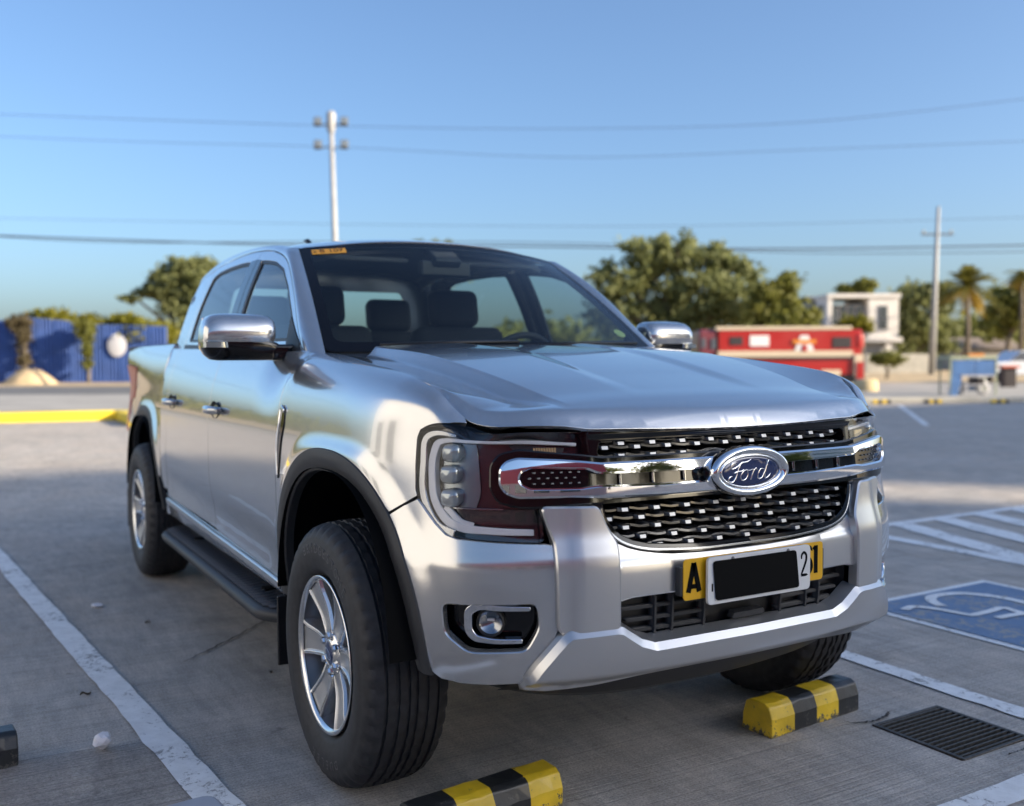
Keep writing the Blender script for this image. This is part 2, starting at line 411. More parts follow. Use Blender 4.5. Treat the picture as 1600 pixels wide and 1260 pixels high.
def W_raw(s, t, fl=True):
    s = np.asarray(s, float); t = np.asarray(t, float); s, t = np.broadcast_arrays(s, t)
    p, n = plan(s)
    wF = sstep(-.10, -.75, s)
    wR = sstep(4.0, 4.3, s)
    tz = np.minimum(t, ZR)
    def low(tz, fl=fl):
        ins = wF*pchip(IF_Z, IF_V, tz) + (1-wF)*pchip(IS_Z, IS_V, tz)
        # door side: soft waist crease and a scalloped lower panel
        dr = sstep(.45, .75, s)*sstep(2.75, 2.5, s)
        ins = ins + dr*(.016*np.exp(-((tz-.60-.03*(s-1.2))/.085)**2))
        ins = ins + sstep(2.66, 2.75, s)*.024*sstep(.80, 1.02, tz)
        if fl: ins = ins - flare(s, tz)*(1-.8*wR)
        q = p - n*ins[..., None]
        return np.concatenate([q, tz[..., None]], -1)
    Q = low(tz)
    e = .004
    D = (low(tz, False) - low(tz - e, False))/e                    # dP/dz at the top of the straight part
    over = np.clip((t - ZR)/.25, 0, 1.15)[..., None]
    yq = np.clip(Q[..., 1], -.8, 4.5)
    yh = yq + .02*sstep(-.3, -.6, yq)
    H = np.stack([mono(HL_Y, HL_X, yh), yh, mono(HL_Y, HL_Z, yh)], -1)
    # front face: the top edge simply leans back under the hood lip
    ff = sstep(-.78, -.98, s)[..., None]
    Hf = Q + D*.06
    H = H*(1-ff) + Hf*ff
    L = np.linalg.norm(H - Q, axis=-1, keepdims=True)
    B1 = Q + D*L*.42
    up_ = .16 + 2.2*sstep(.40, .75, s)*sstep(2.708, 2.690, s) + 1.6*sstep(2.695, 2.708, s)
    c = np.stack([p[..., 0]*0 - n[..., 0], -n[..., 1], up_], -1)
    c = c/np.linalg.norm(c, axis=-1, keepdims=True)
    B2 = H - c*L*.42*(1-ff) - ff*D*.02
    o = over
    R = (1-o)**3*Q + 3*o*(1-o)**2*B1 + 3*o*o*(1-o)*B2 + o**3*H
    return np.where((t > ZR)[..., None], R, Q)
def W(s, t, off=0.0, side=1):
    P = W_raw(s, t)
    if np.any(np.asarray(off) != 0):
        P = P + W_n(s, t)*np.asarray(off)[..., None] if np.ndim(off) else P + W_n(s, t)*off
    if side < 0: P = P*np.array([-1, 1, 1])
    return P
def W_n(s, t):
    e = .004
    a = W_raw(np.asarray(s)+e, t) - W_raw(np.asarray(s)-e, t)
    b = W_raw(s, np.asarray(t)+e) - W_raw(s, np.asarray(t)-e)
    n = np.cross(a, b); return n/np.maximum(np.linalg.norm(n, axis=-1, keepdims=True), 1e-9)
# side glass / door upper: half width as a function of (y, z)
GX_Z = [1.20,1.27,1.35,1.45,1.55,1.65,1.72,1.76,1.80]
GX_V = [.848,.834,.810,.778,.743,.700,.665,.638,.605]
def glass_x(y, z):
    y = np.asarray(y, float)
    return pchip(GX_Z, GX_V, z) - np.where(y < 1.75, .034, .010)*((y-1.75)/1.0)**2
def G_raw(y, z):
    y, z = np.broadcast_arrays(np.asarray(y, float), np.asarray(z, float))
    return np.stack([glass_x(y, z), y, z], -1)
# hood: height over (x, y)
HR_Y = [-.80,-.76,-.72,-.66,-.55,-.40,-.18,0,.37,.5]
HR_X = [.470,.474,.477,.487,.50,.53,.56,.58,.60,.60]
HR_Z = [1.034,1.097,1.124,1.145,1.168,1.205,1.250,1.279,1.310,1.318]
HC_Z = [1.060,1.120,1.138,1.158,1.184,1.218,1.262,1.292,1.324,1.332]
FE_X = [0,.15,.30,.40,.477,.54,.60,.655,.70,.722,.745,.76]
FE_Y = [-.769,-.766,-.756,-.742,-.728,-.710,-.684,-.644,-.592,-.552,-.50,-.46]
def hood_z(x, y):
    x = np.abs(np.asarray(x, float)); y = np.asarray(y, float)
    # the front edge sweeps back with x: measure y along the bow
    yb = y - .085*np.clip(x/.5, 0, 1)**2*0 
    xr = pchip(HR_Y, HR_X, y); zr = pchip(HR_Y, HR_Z, y)
    zc = pchip(HR_Y, HC_Z, y + .0)
    xe = mono(HL_Y, HL_X, y); ze = mono(HL_Y, HE_Z, y)
    u = np.clip(x/np.maximum(xr, 1e-3), 0, 1)
    zin = zc + (zr - zc)*u**2.2 - .007*sstep(.27, .19, x)*sstep(-.66, -.35, y)
    dr = .036*sstep(-.72, -.42, y)
    w = .040
    v = np.clip((x - xr - w)/np.maximum(xe - xr - w, .02), 0, 1.3)
    z1 = zr - dr
    zout = z1 + (ze - z1)*(.55*v + .45*v**2.2)
    k0 = np.clip((x - xr)/w, 0, 1); k = k0*(1.35 - .35*k0*k0*k0)*1.0; k = np.clip(k, 0, 1)
    zr_line = zr
    z = np.where(x <= xr, zin, zr_line + (zout - zr_line)*k)
    d = np.clip(y - pchip(FE_X, FE_Y, np.clip(x, 0, .76)), 0, 1)     # rounded front lip
    return z - .030*np.clip(1 - d/.045, 0, 1)**2
# ================================================================= THE PICKUP TRUCK
truck = empty('pickup_truck', (0, 0, 0), 0, 'large silver double cab pickup truck parked facing the camera', 'pickup truck')
def W2(q, t):
    q = np.asarray(q, float); t = np.asarray(t, float); sg = np.where(q < 0, -1., 1.)
    P = W_raw(S0 + np.abs(q), t); return P*np.stack([sg, np.ones_like(sg), np.ones_like(sg)], -1)
def hoodP(x, y): x, y = np.broadcast_arrays(np.asarray(x, float), np.asarray(y, float)); return np.stack([x, y, hood_z(x, y)], -1)
def q_of(s): return s - S0
def sym(half):
    """half outline in (s,t) running from the centre line outwards and back -> closed outline in (q,t)"""
    h = [(q_of(s), t) for s, t in half]
    return h + [(-q, t) for q, t in h[::-1]]
def arch_pts(yc, rho, a0, a1, n=40):
    out = []
    for a in np.linspace(a0, a1, n):
        c, s_ = math.cos(a), math.sin(a)
        y = .545*rho*math.copysign(abs(c)**(2/2.4), c); z = .60*rho*math.copysign(abs(s_)**(2/2.4), s_)
        out.append((yc + y, .40 + z))
    return out
SC = 0.0
HLO = [(-.984,1.17),(-.871,1.19),(-.74,1.20),(-.632,1.21),(-.577,1.172),(-.515,1.116),(-.493,1.095),(-.484,1.069),(-.486,.998),(-.492,.931),(-.510,.895),(-.553,.853),(-.588,.829),(-.622,.820),(-.724,.815),(-.855,.810)]
# ---- hood
HY = np.linspace(.40, -.50, 26)
hl_edge = [(float(mono(HL_Y, HL_X, y)) - .004, float(y)) for y in HY]
hood_half = [(0, .405), (.3, .40), (.6, .385), (.74, .38)] + hl_edge[1:] + [(float(x), float(pchip(FE_X, FE_Y, x))) for x in np.linspace(.722, 0, 70)]
ry = np.linspace(.37, -.70, 90); ridges = [[(sg*(float(pchip(HR_Y, HR_X, y)) + dx), float(y)) for y in ry] for sg in (-1, 1) for dx in (-.0048, .0048, .020, .0350, .0450)]
ridges += [[(sg*x, float(y)) for y in np.linspace(.37, -.60, 80)] for sg in (-1, 1) for x in (.19, .23, .27)]
panel('hood', hoodP, hood_half + [(-x, y) for x, y in hood_half[-2:0:-1]], mat['paint'], truck, both=True, h=.013, extra=ridges, rim=[(.0015, -.0015), (.002, -.012), (-.012, -.020)])
# ---- fenders
fo = [(-.617,1.245),(-.577,1.176),(-.513,1.120),(-.489,1.098),(-.480,1.069),(-.481,.998),(-.486,.931),(-.492,.917),(-.447,.894),(-.400,.868)]
up = [p for p in arch_pts(0, 1.003, R(133), R(-4), 46) if True]
up = [p for p in up if p[0] > -.395]
fo += up + [(.552, .455), (.560, .50), (.545, .70), (.533, .90), (.528, 1.0), (.528, 1.10), (.530, 1.18), (.532, 1.298), (.40, 1.298), (.2, 1.298), (0, 1.298), (-.2, 1.298), (-.35, 1.298), (-.45, 1.298), (-.53, 1.297), (-.60, 1.29)]
panel('fender', W_raw, fo, mat['paint'], truck, h=.0085)
# ---- front bumper: corner sections with the fog lamp recess
FOG = rnd([(-.583,.655),(-.835,.662),(-.842,.600),(-.808,.537),(-.655,.530),(-.590,.575)], .022)
bo = [(-.401,.858),(-.447,.886),(-.495,.906),(-.512,.891),(-.555,.849),(-.590,.823),(-.624,.814),(-.724,.809),(-.857,.804),(-.876,.800),(-.881,.728),(-.884,.592),(-.872,.560),(-.82,.490),(-.79,.452),(-.70,.446),(-.62,.444),(-.57,.452),(-.548,.470)]
ar = [p for p in arch_pts(0, 1.003, R(176), R(125), 22)]
ar = [p for p in ar if .47 < p[1] < .855 and p[0] < -.3]
panel('bumper_corner', W_raw, bo + ar, mat['paint'], truck, holes=[FOG], h=.0095, rim=[(.003, -.003), (.004, -.024)])
# fog lamps
fogs = panel('fog_lamp_recess', W_raw, FOG, mat['gblack'], truck, h=.02, off=-.045, rim=[(.004, .0), (.006, .04)])
# vertical accent panels
VP = rnd([(-.850,.893),(-.992,.889),(-1.012,.842),(-1.037,.795),(-1.039,.590),(-.893,.588),(-.887,.60),(-.884,.728),(-.881,.803)], .010, 4)
vpan = panel('bumper_accent_panel', W_raw, VP, mat['satin'], truck, h=.016, off=lambda a, b: .016 + .010*sstep(-.90, -.94, a) , rim=[(.005, -.004), (.007, -.03)])
# centre of the bumper under the lower grille
GL = [(-.984,.905),(-1.005,.850),(-1.018,.826),(-1.045,.803),(-1.08,.787),(-1.114,.777),(-1.165,.768),(-1.212,.762),(-1.30,.758),(-1.396,.756)]
cb = [(S0,.752)] + [(s, t-.004) for s, t in GL[::-1][:-2]] + [(-1.012,.832),(-1.042,.792),(-1.043,.655),(-1.085,.663),(-1.13,.664),(S0,.664)]
cbh = [(s, t) for s, t in cb]
pl = [(q_of(s), t) for s, t in cbh]
panel('bumper_center', W2, pl[1:-1] + [(-q, t) for q, t in pl[::-1][1:-1]], mat['satin'], truck, both=True, h=.018, off=lambda a, b: .010*sstep(.76, .735, b), rim=[(.004, -.003), (.005, -.05)])
# lower skid bar
SK = [(S0,.530),(-1.30,.528),(-1.145,.526),(-1.10,.541),(-1.045,.577),(-1.03,.580),(-.915,.578),(-.90,.568),(-.845,.505),(-.800,.446),(-.80,.438),(-.86,.432),(-1.0,.436),(-1.13,.446),(-1.30,.452),(S0,.454)]
pl = [(q_of(s), t) for s, t in SK]
panel('skid_bar', W2, pl[1:-1] + [(-q, t) for q, t in pl[::-1][1:-1]], mat['satin'], truck, both=True, h=.016,
      off=lambda a, b: .030*sstep(.445, .480, b) + .006, rim=[(.016, -.016), (.022, -.06)])
# under-bumper air dam
am = MB(); qs = np.linspace(-.66, .66, 50)
am.grid(np.stack([np.stack([W2(qs, np.full_like(qs, .44)) + np.array([0, .05, 0]), W2(qs, np.full_like(qs, .44)) + np.array([0, .16, -.055])], 1)])[0], flip=True)
am.build('air_dam', mat['black'], truck, fix=False)
vm = MB(); qs = np.linspace(-.74, .74, 40)
v0 = W2(qs, np.full_like(qs, .46)) + np.array([0, .06, 0]); v1 = W2(qs, np.full_like(qs, .44)) + np.array([0, .13, 0]); v2 = v1 + np.array([0, .06, 0])
v1[:, 2] = .355 + .07*np.abs(qs/.74)**3; v2[:, 2] = .325 + .09*np.abs(qs/.74)**3; v3 = v2 + np.array([0, .5, .02])
vm.grid(np.stack([v0, v1, v2, v3], 1), flip=True); vm.build('lower_valance', mat['black'], truck, fix=False)
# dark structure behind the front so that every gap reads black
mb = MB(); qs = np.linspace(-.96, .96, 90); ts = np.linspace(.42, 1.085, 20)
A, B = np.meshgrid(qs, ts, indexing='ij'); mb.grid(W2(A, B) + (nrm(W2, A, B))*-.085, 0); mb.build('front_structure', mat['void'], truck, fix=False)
# ---- lower intake with slats
IN = rnd([(q_of(-1.044), .652), (q_of(-1.044), .588), (q_of(-1.10), .536), (-q_of(-1.10), .536), (-q_of(-1.044), .588), (-q_of(-1.044), .652), (-q_of(-1.085), .660), (q_of(-1.085), .660)], .012, 4)
intake = panel('lower_intake', W2, IN, mat['black'], truck, both=True, h=.03, off=-.05, rim=[(.0, .045), (.004, .052)])
for z in (.560, .590, .622):
    panel('slat', W2, band([(q, z) for q in np.linspace(.13, .37 + (z-.56)*.5, 12)], .0035), mat['mblack'], intake, both=True, h=.02, off=-.022, rim=[(.001, -.02)])
    panel('slat', W2, band([(-q, z) for q in np.linspace(.37 + (z-.56)*.5, .13, 12)], .0035), mat['mblack'], intake, both=True, h=.02, off=-.022, rim=[(.001, -.02)])
for q in (-.30, -.245, -.14, .14, .245, .30):
    panel('rib', W2, [(q-.003, .545), (q+.003, .545), (q+.003, .648), (q-.003, .648)], mat['mblack'], intake, both=True, h=.03, off=-.016, rim=[(.001, -.03)])
panel('sensor_cover', W2, rnd([(-.045, .556), (.075, .556), (.07, .572), (-.04, .572)], .004, 3), mat['mblack'], intake, both=True, h=.02, off=-.012, rim=[(.003, -.02)])
# ---- grille (upper and lower openings)
grille = panel('grille', W2, [(-.52, .745), (.52, .745), (.52, 1.06), (-.52, 1.06)], mat['void'], truck, both=True, h=.04, off=-.060, rim=[(.001, .0)])
tz = lambda z: z
UP_O = [(S0,1.27),(-1.20,1.27),(-.992,1.25),(-.980,1.10),(-.988,1.02),(-1.0,1.008),(-1.3,1.006),(S0,1.006)]
UP_I = [(S0,1.085),(-1.2,1.082),(-1.028,1.072),(-1.012,1.045),(-1.008,1.016),(-1.3,1.010),(S0,1.010)]
def ring_sym(o_, i_):
    a = [(q_of(s), t) for s, t in o_]; b2 = [(q_of(s), t) for s, t in i_]
    return a[1:-1] + [(-q, t) for q, t in a[::-1][1:-1]], b2[1:-1] + [(-q, t) for q, t in b2[::-1][1:-1]]
o_, i_ = ring_sym(UP_O, UP_I)
panel('upper_surround', W2, rnd(o_, .012, 4), mat['gblack'], grille, both=True, holes=[rnd(i_, .014, 5)], h=.018, off=lambda a, b: .006*sstep(1.085, 1.13, b), rim=[(.002, -.002), (.004, -.035)])
LO_I = [(S0,.900),(-1.2,.900),(-1.015,.898),(-1.022,.865),(-1.034,.842),(-1.06,.816),(-1.095,.800),(-1.14,.789),(-1.212,.782),(-1.30,.777),(S0,.776)]
LO_O = [(S0,.908),(-1.2,.908),(-.990,.906)] + GL[1:] + [(S0,.755)]
o_, i_ = ring_sym(LO_O, LO_I)
panel('lower_surround', W2, o_, mat['gblack'], grille, both=True, holes=[i_], h=.016, off=lambda a, b: .004 + 0*a, rim=[(.003, -.003), (.005, -.04)])
panel('surround_trim', W2, band(curve_pts([(q_of(s)+.004, t-.012) for s, t in LO_I[2:]] , 40).tolist() + curve_pts([(-q_of(s)-.004, t-.012) for s, t in LO_I[:1:-1]], 40).tolist()[1:], .0022), mat['dchrome'], grille, both=True, h=.01, off=.006, rim=[(.001, -.004)])
# fins: little truncated pyramids with a bright tip
fb = MB(); bw, bh, tw, th, dp = .040, .0095, .0088, .0052, .048
ring0 = [(-bw, 0, -bh), (bw, 0, -bh), (bw, 0, bh), (-bw, 0, bh)]; ring1 = [(-tw*2.0, -dp*.80, -th), (tw*2.0, -dp*.80, -th), (tw*2.0, -dp*.80, th*1.15), (-tw*2.0, -dp*.80, th*1.15)]
ring2 = [(-tw, -dp, -th*.9), (tw, -dp, -th*.9), (tw, -dp+.003, th*.75), (-tw, -dp+.003, th*.75)]
fb.add(ring0+ring1, [(0,1,5,4),(1,2,6,5),(2,3,7,6),(3,0,4,7)], 0); fb.add(ring1+ring2, [(0,1,5,4),(1,2,6,5),(2,3,7,6),(3,0,4,7)], 0)
fb.add(ring2, [(0,1,2,3)], 1)
fin_me = fb.mesh('fin'); 
mat['fin'] = principled('fin_black', (.045, .045, .046), .24, .45, coat=.5); mat['tip'] = principled('fin_tip', (.34, .34, .34), .36, .85)
fin_me.materials.append(mat['fin']); fin_me.materials.append(mat['tip'])
bm = bmesh.new(); bm.from_mesh(fin_me); bmesh.ops.recalc_face_normals(bm, faces=bm.faces); bm.to_mesh(fin_me); bm.free()
up_in = np.array(ring_sym(UP_O, UP_I)[1]); lo_in = np.array(ring_sym(LO_O, LO_I)[1])
for rows, z0, poly, ph in ((3, 1.066, up_in, 0), (5, .884, lo_in, 0)):
    for r_ in range(rows):
        z = z0 - r_*.0215
        for k in range(-6, 7):
            q = k*.0985 + (.0492 if r_ % 2 else 0) + .012
            if not inpoly(np.array([[q, z]]), poly)[0] or abs(q) > .455: continue
            if abs(q) < .13 and .885 < z < 1.04 : continue
            A = np.array([q]); B = np.array([z]); P = W2(A, B)[0]; n_ = nrm(W2, A, B)[0]
            f_ = bpy.data.objects.new('fin', fin_me); COL.objects.link(f_); f_.parent = grille
            f_.location = Vector(P - n_*.055); f_.rotation_euler = (0, 0, math.atan2(n_[0], -n_[1]))
# moulded bars that join the fins of one row
for rows, z0, poly in ((3, 1.066, up_in), (5, .884, lo_in)):
    for r_ in range(rows):
        z = z0 - r_*.0215 - .004; qs = np.linspace(-.47, .47, 189); ok = inpoly(np.stack([qs, np.full_like(qs, z)], 1), poly)
        if ok.sum() < 5: continue
        qa, qb = qs[ok][0], qs[ok][-1]; qq = np.linspace(qa, qb, 120)
        panel('mesh_bar', W2, band([(q, z + .0030*math.sin(q*2*math.pi/.0985 + r_*math.pi)) for q in qq], .0026), mat['fin'], grille, both=True, h=.012, off=-.020, rim=[(.0005, -.03)])
# chrome clamp bars running from lamp to lamp
CO = [(S0,.999),(-1.2,.996),(-1.011,.996),(-.96,1.002),(-.896,1.008),(-.785,1.014),(-.756,1.006),(-.742,.988),(-.742,.952),(-.756,.934),(-.785,.923),(-.93,.923),(-1.017,.917),(-1.2,.913),(S0,.911)]
CI = [(S0,.974),(-1.2,.976),(-1.000,.978),(-.972,.990),(-.82,.997),(-.792,.986),(-.784,.968),(-.792,.950),(-.82,.938),(-.96,.936),(-1.0,.940),(-1.2,.935),(S0,.932)]
o_, i_ = ring_sym(CO, CI)
panel('chrome_bar', W2, rnd(o_, .010, 4), mat['chrome'], grille, both=True, holes=[rnd(i_, .008, 4)], h=.012, off=lambda a, b: .022 + .004*np.cos((b-.962)/.05*1.2), rim=[(.005, -.005), (.007, -.034)])
o2 = [(S0,1.02),(-1.02,1.012),(-.96,1.020),(-.79,1.036),(-.738,1.026),(-.714,1.0),(-.714,.942),(-.735,.910),(-.785,.898),(-.83,.897),(-.95,.902),(S0,.902)]
a = [(q_of(s), t) for s, t in o2][1:-1]
panel('bar_backing', W2, rnd(a + [(-q, t) for q, t in a[::-1]], .012, 4), mat['gblack'], grille, both=True, h=.02, off=lambda a, b: .002 + .006*sstep(.42, .50, np.abs(a)), rim=[(.004, -.002), (.006, -.03)])
for q in (-.40, -.30, -.20, .20, .30, .40):
    panel('divider', W2, [(q-.0015, .944), (q+.0015, .944), (q+.0015, .970), (q-.0015, .970)], mat['dchrome'], grille, both=True, h=.01, off=.012, rim=[(.0005, -.008)])
sb = MB()
for sgn_ in (-1, 1):
    for i in range(6):
        for j in range(3):
            q = sgn_*(.52 + i*.024 + (.012 if j % 2 else 0)); t = .954 + j*.0135
            c = W2(np.array([q]), np.array([t]))[0] + nrm(W2, np.array([q]), np.array([t]))[0]*.010
            sb.box(c, (.008, .006, .0035), 0)
sb.build('lamp_grid', mat['dchrome'], grille)
# ---- emblem
emb = empty('emblem', (0, -.802, .960)); emb.parent = truck
def ell(rings, name, mt, n=64, cap=True):
    mb = MB(); v = []
    for (a, b2, y) in rings: v += [(a*math.cos(2*math.pi*k/n), y, b2*math.sin(2*math.pi*k/n)) for k in range(n)]
    f = [(i*n+k, i*n+(k+1) % n, (i+1)*n+(k+1) % n, (i+1)*n+k) for i in range(len(rings)-1) for k in range(n)]
    if cap: f.append(tuple((len(rings)-1)*n+k for k in range(n)))
    mb.add(v, f, 0, True); return mb.build(name, mt, emb)
ell([(.112,.050,.05),(.137,.067,.03),(.140,.070,.010),(.138,.068,-.004),(.131,.062,-.013),(.122,.054,-.013),(.114,.047,-.007),(.112,.045,-.002)], 'bezel', mat['chrome'], cap=False)
ell([(.113,.0465,-.004),(.1105,.0445,-.008),(.106,.041,-.008),(.104,.0395,-.003)], 'inner_ring', mat['chrome'], cap=False)
ell([(.106,.041,-.003),(.103,.039,-.0045),(.08,.030,-.0065),(.05,.018,-.0072),(.0,.0,-.0075)], 'badge_face', mat['blue_e'], cap=False)
def stroke(mb, pts, w_, y=-.0085, n=30, sc=1):
    p = curve_pts(pts, n)
    hw = np.interp(np.linspace(0, 1, n), [0, .12, .5, .88, 1], np.array([.4, .9, 1, .9, .4]))*w_
    d = np.gradient(p, axis=0); d /= np.maximum(np.linalg.norm(d, axis=1), 1e-9)[:, None]; nn = np.stack([-d[:, 1], d[:, 0]], 1)
    a = p + nn*hw[:, None]; b2 = p - nn*hw[:, None]
    v = [(x, y+.002, z) for x, z in a] + [(x, y-.001, z) for x, z in p] + [(x, y+.002, z) for x, z in b2]
    f = [(k*n+i, k*n+i+1, (k+1)*n+i+1, (k+1)*n+i) for k in range(2) for i in range(n-1)]
    mb.add(v, f, 0, True)
lb = MB(); q = .001
F_ = [[(-44,16),(-52,20),(-60,15),(-58,8),(-46,10),(-30,19),(-10,22),(-4,26)], [(-32,19),(-40,4),(-46,-12),(-56,-21),(-66,-18),(-64,-10),(-56,-8)], [(-52,-2),(-40,1),(-28,2),(-24,5)]]
O_ = [[(-16,4),(-26,0),(-32,-10),(-28,-18),(-18,-16),(-12,-6),(-14,3),(-18,5),(-8,2),(2,4)]]
R_ = [[(2,6),(4,2),(0,-8),(-3,-18)], [(0,-8),(6,2),(13,6),(15,2)]]
D_ = [[(36,3),(26,4),(18,-6),(18,-16),(26,-17),(35,-6),(44,12),(48,22)], [(44,12),(38,-8),(40,-17),(48,-14),(54,-8)]]
for grp, w_ in ((F_, 3.0), (O_, 2.2), (R_, 2.2), (D_, 2.2)):
    for st in grp: stroke(lb, [(x*.00125, z*.00125) for x, z in st], w_*.00078)
lb.build('script_lettering', mat['chrome'], emb, fix=False)
# ---- plates
def plate(name, cx, cz, w_, h_, y, mt, th=.003, r=.012):
    mb = MB(); poly = rnd([(-w_/2, -h_/2), (w_/2, -h_/2), (w_/2, h_/2), (-w_/2, h_/2)], r, 5)
    mb.prism(poly, th, lambda a, b2, d: (cx+a, y+d, cz+b2)); return mb.build(name, mt, truck, bevel=.0012)
def letters(txt, name, size, cx, cz, y, mt, parent, sx=1, sz=1, ext=.0006, off=0):
    v, f = text_geo(txt, size, ext); mb = MB()
    mb.add([(cx + a*sx, y - c, cz + b2*sz) for a, b2, c in v], f); return mb.build(name, mt, parent)
yp = plate('yellow_plate', 0, .6945, .505, .108, -.829, mat['yellow_p'])
def strokes_box(segs, name, parent, y, mt, th=.0012):
    mb = MB()
    for (x0, z0, x1, z1, w_) in segs:
        d = Vector((x1-x0, 0, z1-z0)); n_ = Vector((-d.z, 0, d.x)).normalized()*w_/2
        p = [Vector((x0, 0, z0)), Vector((x1, 0, z1))]
        q4 = [p[0]+n_, p[1]+n_, p[1]-n_, p[0]-n_]
        v = [(q_.x, y, q_.z) for q_ in q4] + [(q_.x, y-th, q_.z) for q_ in q4]
        mb.add(v, [(0,1,2,3),(7,6,5,4),(0,4,5,1),(1,5,6,2),(2,6,7,3),(3,7,4,0)])
    return mb.build(name, mt, parent)
strokes_box([(-.236,.661,-.2185,.737,.015),(-.2185,.737,-.200,.661,.015),(-.229,.676,-.208,.676,.012)], 'letter_a', yp, -.829, mat['ink'])
strokes_box([(.224,.661,.224,.739,.014),(.214,.728,.222,.736,.010)], 'digit_one', yp, -.829, mat['ink'])
sS = MB(); stroke(sS, [(.209,.726),(.202,.736),(.190,.730),(.190,.712),(.205,.696),(.208,.678),(.198,.664),(.187,.672)], .007, y=-.8305, n=24); sS.build('letter_s', mat['ink'], yp, fix=False)
pb = MB(); pb.box((0, -.815, .69), (.52, .022, .075)); pb.build('plate_bracket', mat['mblack'], truck, bevel=.003)
wp = plate('white_plate', 0, .6865, .370, .124, -.846, mat['white_p'], th=.009, r=.014)
cp = MB(); cp.prism(rnd([(-.170,.1185-.06), (.127,.1185-.06), (.140,-.0455), (-.160,-.0455)], .010, 5), .002, lambda a, b2, d: (a, -.850+d, .6865+b2-.006)); cp.build('plate_cover', mat['ink'], wp)  # black redaction box over the characters, built as a thin panel
dg2 = MB(); stroke(dg2, [(.150,.711),(.152,.722),(.160,.7285),(.168,.722),(.169,.708),(.163,.692),(.150,.667)], .0040, y=-.848, n=28); stroke(dg2, [(.1485,.6655),(.158,.6655),(.1735,.6655)], .0040, y=-.848, n=8); dg2.build('digit_two', mat['ink'], wp, fix=False)
strokes_box([(-.1705,.660,-.1705,.680,.004)], 'letter_stem', wp, -.846, mat['ink'])
for x in (-.10, .10):
    s_ = MB(); s_.lathe([(.0, -.849), (.004, -.8485), (.006, -.846)], 12, 'y', (x, 0, .739)); s_.build('plate_screw', mat['steel'], wp)
# ---- headlights
hl_out = [(s, t) for s, t in HLO] + [(-.848,.893),(-.925,.893),(-.988,1.01)]
hl_out = rnd(hl_out, .012, 3)
hl_out = [(s_, min(t_, 1.165 if s_ < -.70 else 9)) for s_, t_ in hl_out]
lamps = [empty('headlight', (0, 0, 0)) for _ in (0, 1)]
for l_ in lamps: l_.parent = truck
HLP = lamps
panel('lamp_lens', W_raw, hl_out, mat['lens'], HLP, h=.014, off=.0045, rim=[(.001, -.004)])
mat['hlrim'] = principled('lamp_edge_black', (.008, .008, .009), .15, 0, coat=1)
panel('lamp_housing', W_raw, hl_out, mat['hlin'], HLP, h=.02, off=-.050, rim=[(.001, .046)])
inner_h = [(s + (.012 if s < -.55 else -.014), t) for s, t in HLO]
drl_c = curve_pts([(-.955,1.052),(-.86,1.062),(-.74,1.072),(-.64,1.078),(-.58,1.074),(-.545,1.058),(-.530,1.025),(-.530,.96),(-.537,.92),(-.557,.885),(-.590,.855),(-.63,.843),(-.70,.838),(-.828,.834)], 90).tolist()
panel('light_guide', W_raw, band(drl_c, np.interp(np.linspace(0, 1, 90), [0, .35, .45, .7, .85, 1], [.005, .0065, .0095, .010, .0065, .0055])), mat['drl'], HLP, h=.010, off=-.014, rim=[(.002, -.002), (.003, -.02)])
out_c = curve_pts([(-.60,1.108),(-.545,1.100),(-.508,1.072),(-.503,1.0),(-.506,.93),(-.525,.885),(-.565,.842),(-.61,.828)], 50).tolist()
panel('chrome_bezel', W_raw, band(out_c, .0085), mat['dchrome'], HLP, h=.010, off=-.006, rim=[(.002, -.003), (.003, -.03)])
# three stacked projector modules
for (s_, t_) in ((-.588, 1.030), (-.585, .975), (-.590, .916)):
    for sd_, pr in zip((-1, 1), HLP):
        A, B = np.array([s_]), np.array([t_]); c = W_raw(A, B)[0]; n_ = nrm(W_raw, A, B)[0]; c = c - n_*.028
        c = c*np.array([sd_, 1, 1]); n_ = n_*np.array([sd_, 1, 1])
        mb = MB(); az = math.atan2(n_[0], -n_[1])
        prof = [(.0, -.024), (.012, -.023), (.020, -.018), (.0235, -.010), (.0245, 0), (.0245, .02)]
        v = []; nn_ = 22
        for k in range(nn_):
            a_ = 2*math.pi*k/nn_; ca, sa = math.cos(a_), math.sin(a_)
            sq = (abs(ca)**3.2 + abs(sa)**3.2)**(-1/3.2)
            v += [(r_*ca*sq*1.12, h_, r_*sa*sq) for r_, h_ in prof]
        m_ = len(prof); f = [(k*m_+i, ((k+1) % nn_)*m_+i, ((k+1) % nn_)*m_+i+1, k*m_+i+1) for k in range(nn_) for i in range(m_-1)]
        mb.add(v, f, 0, True); o = mb.build('projector', mat['pcl'], pr); o.location = Vector(c); o.rotation_euler = (0, 0, az)
panel('projector_bezel', W_raw, rnd([(-.548,1.062),(-.655,1.066),(-.668,1.0),(-.676,.93),(-.655,.872),(-.60,.868),(-.556,.898)], .012, 4), principled('lamp_bowl', (.26, .29, .30), .2, .7), HLP, h=.016, off=-.040, rim=[(.001, -.006)])
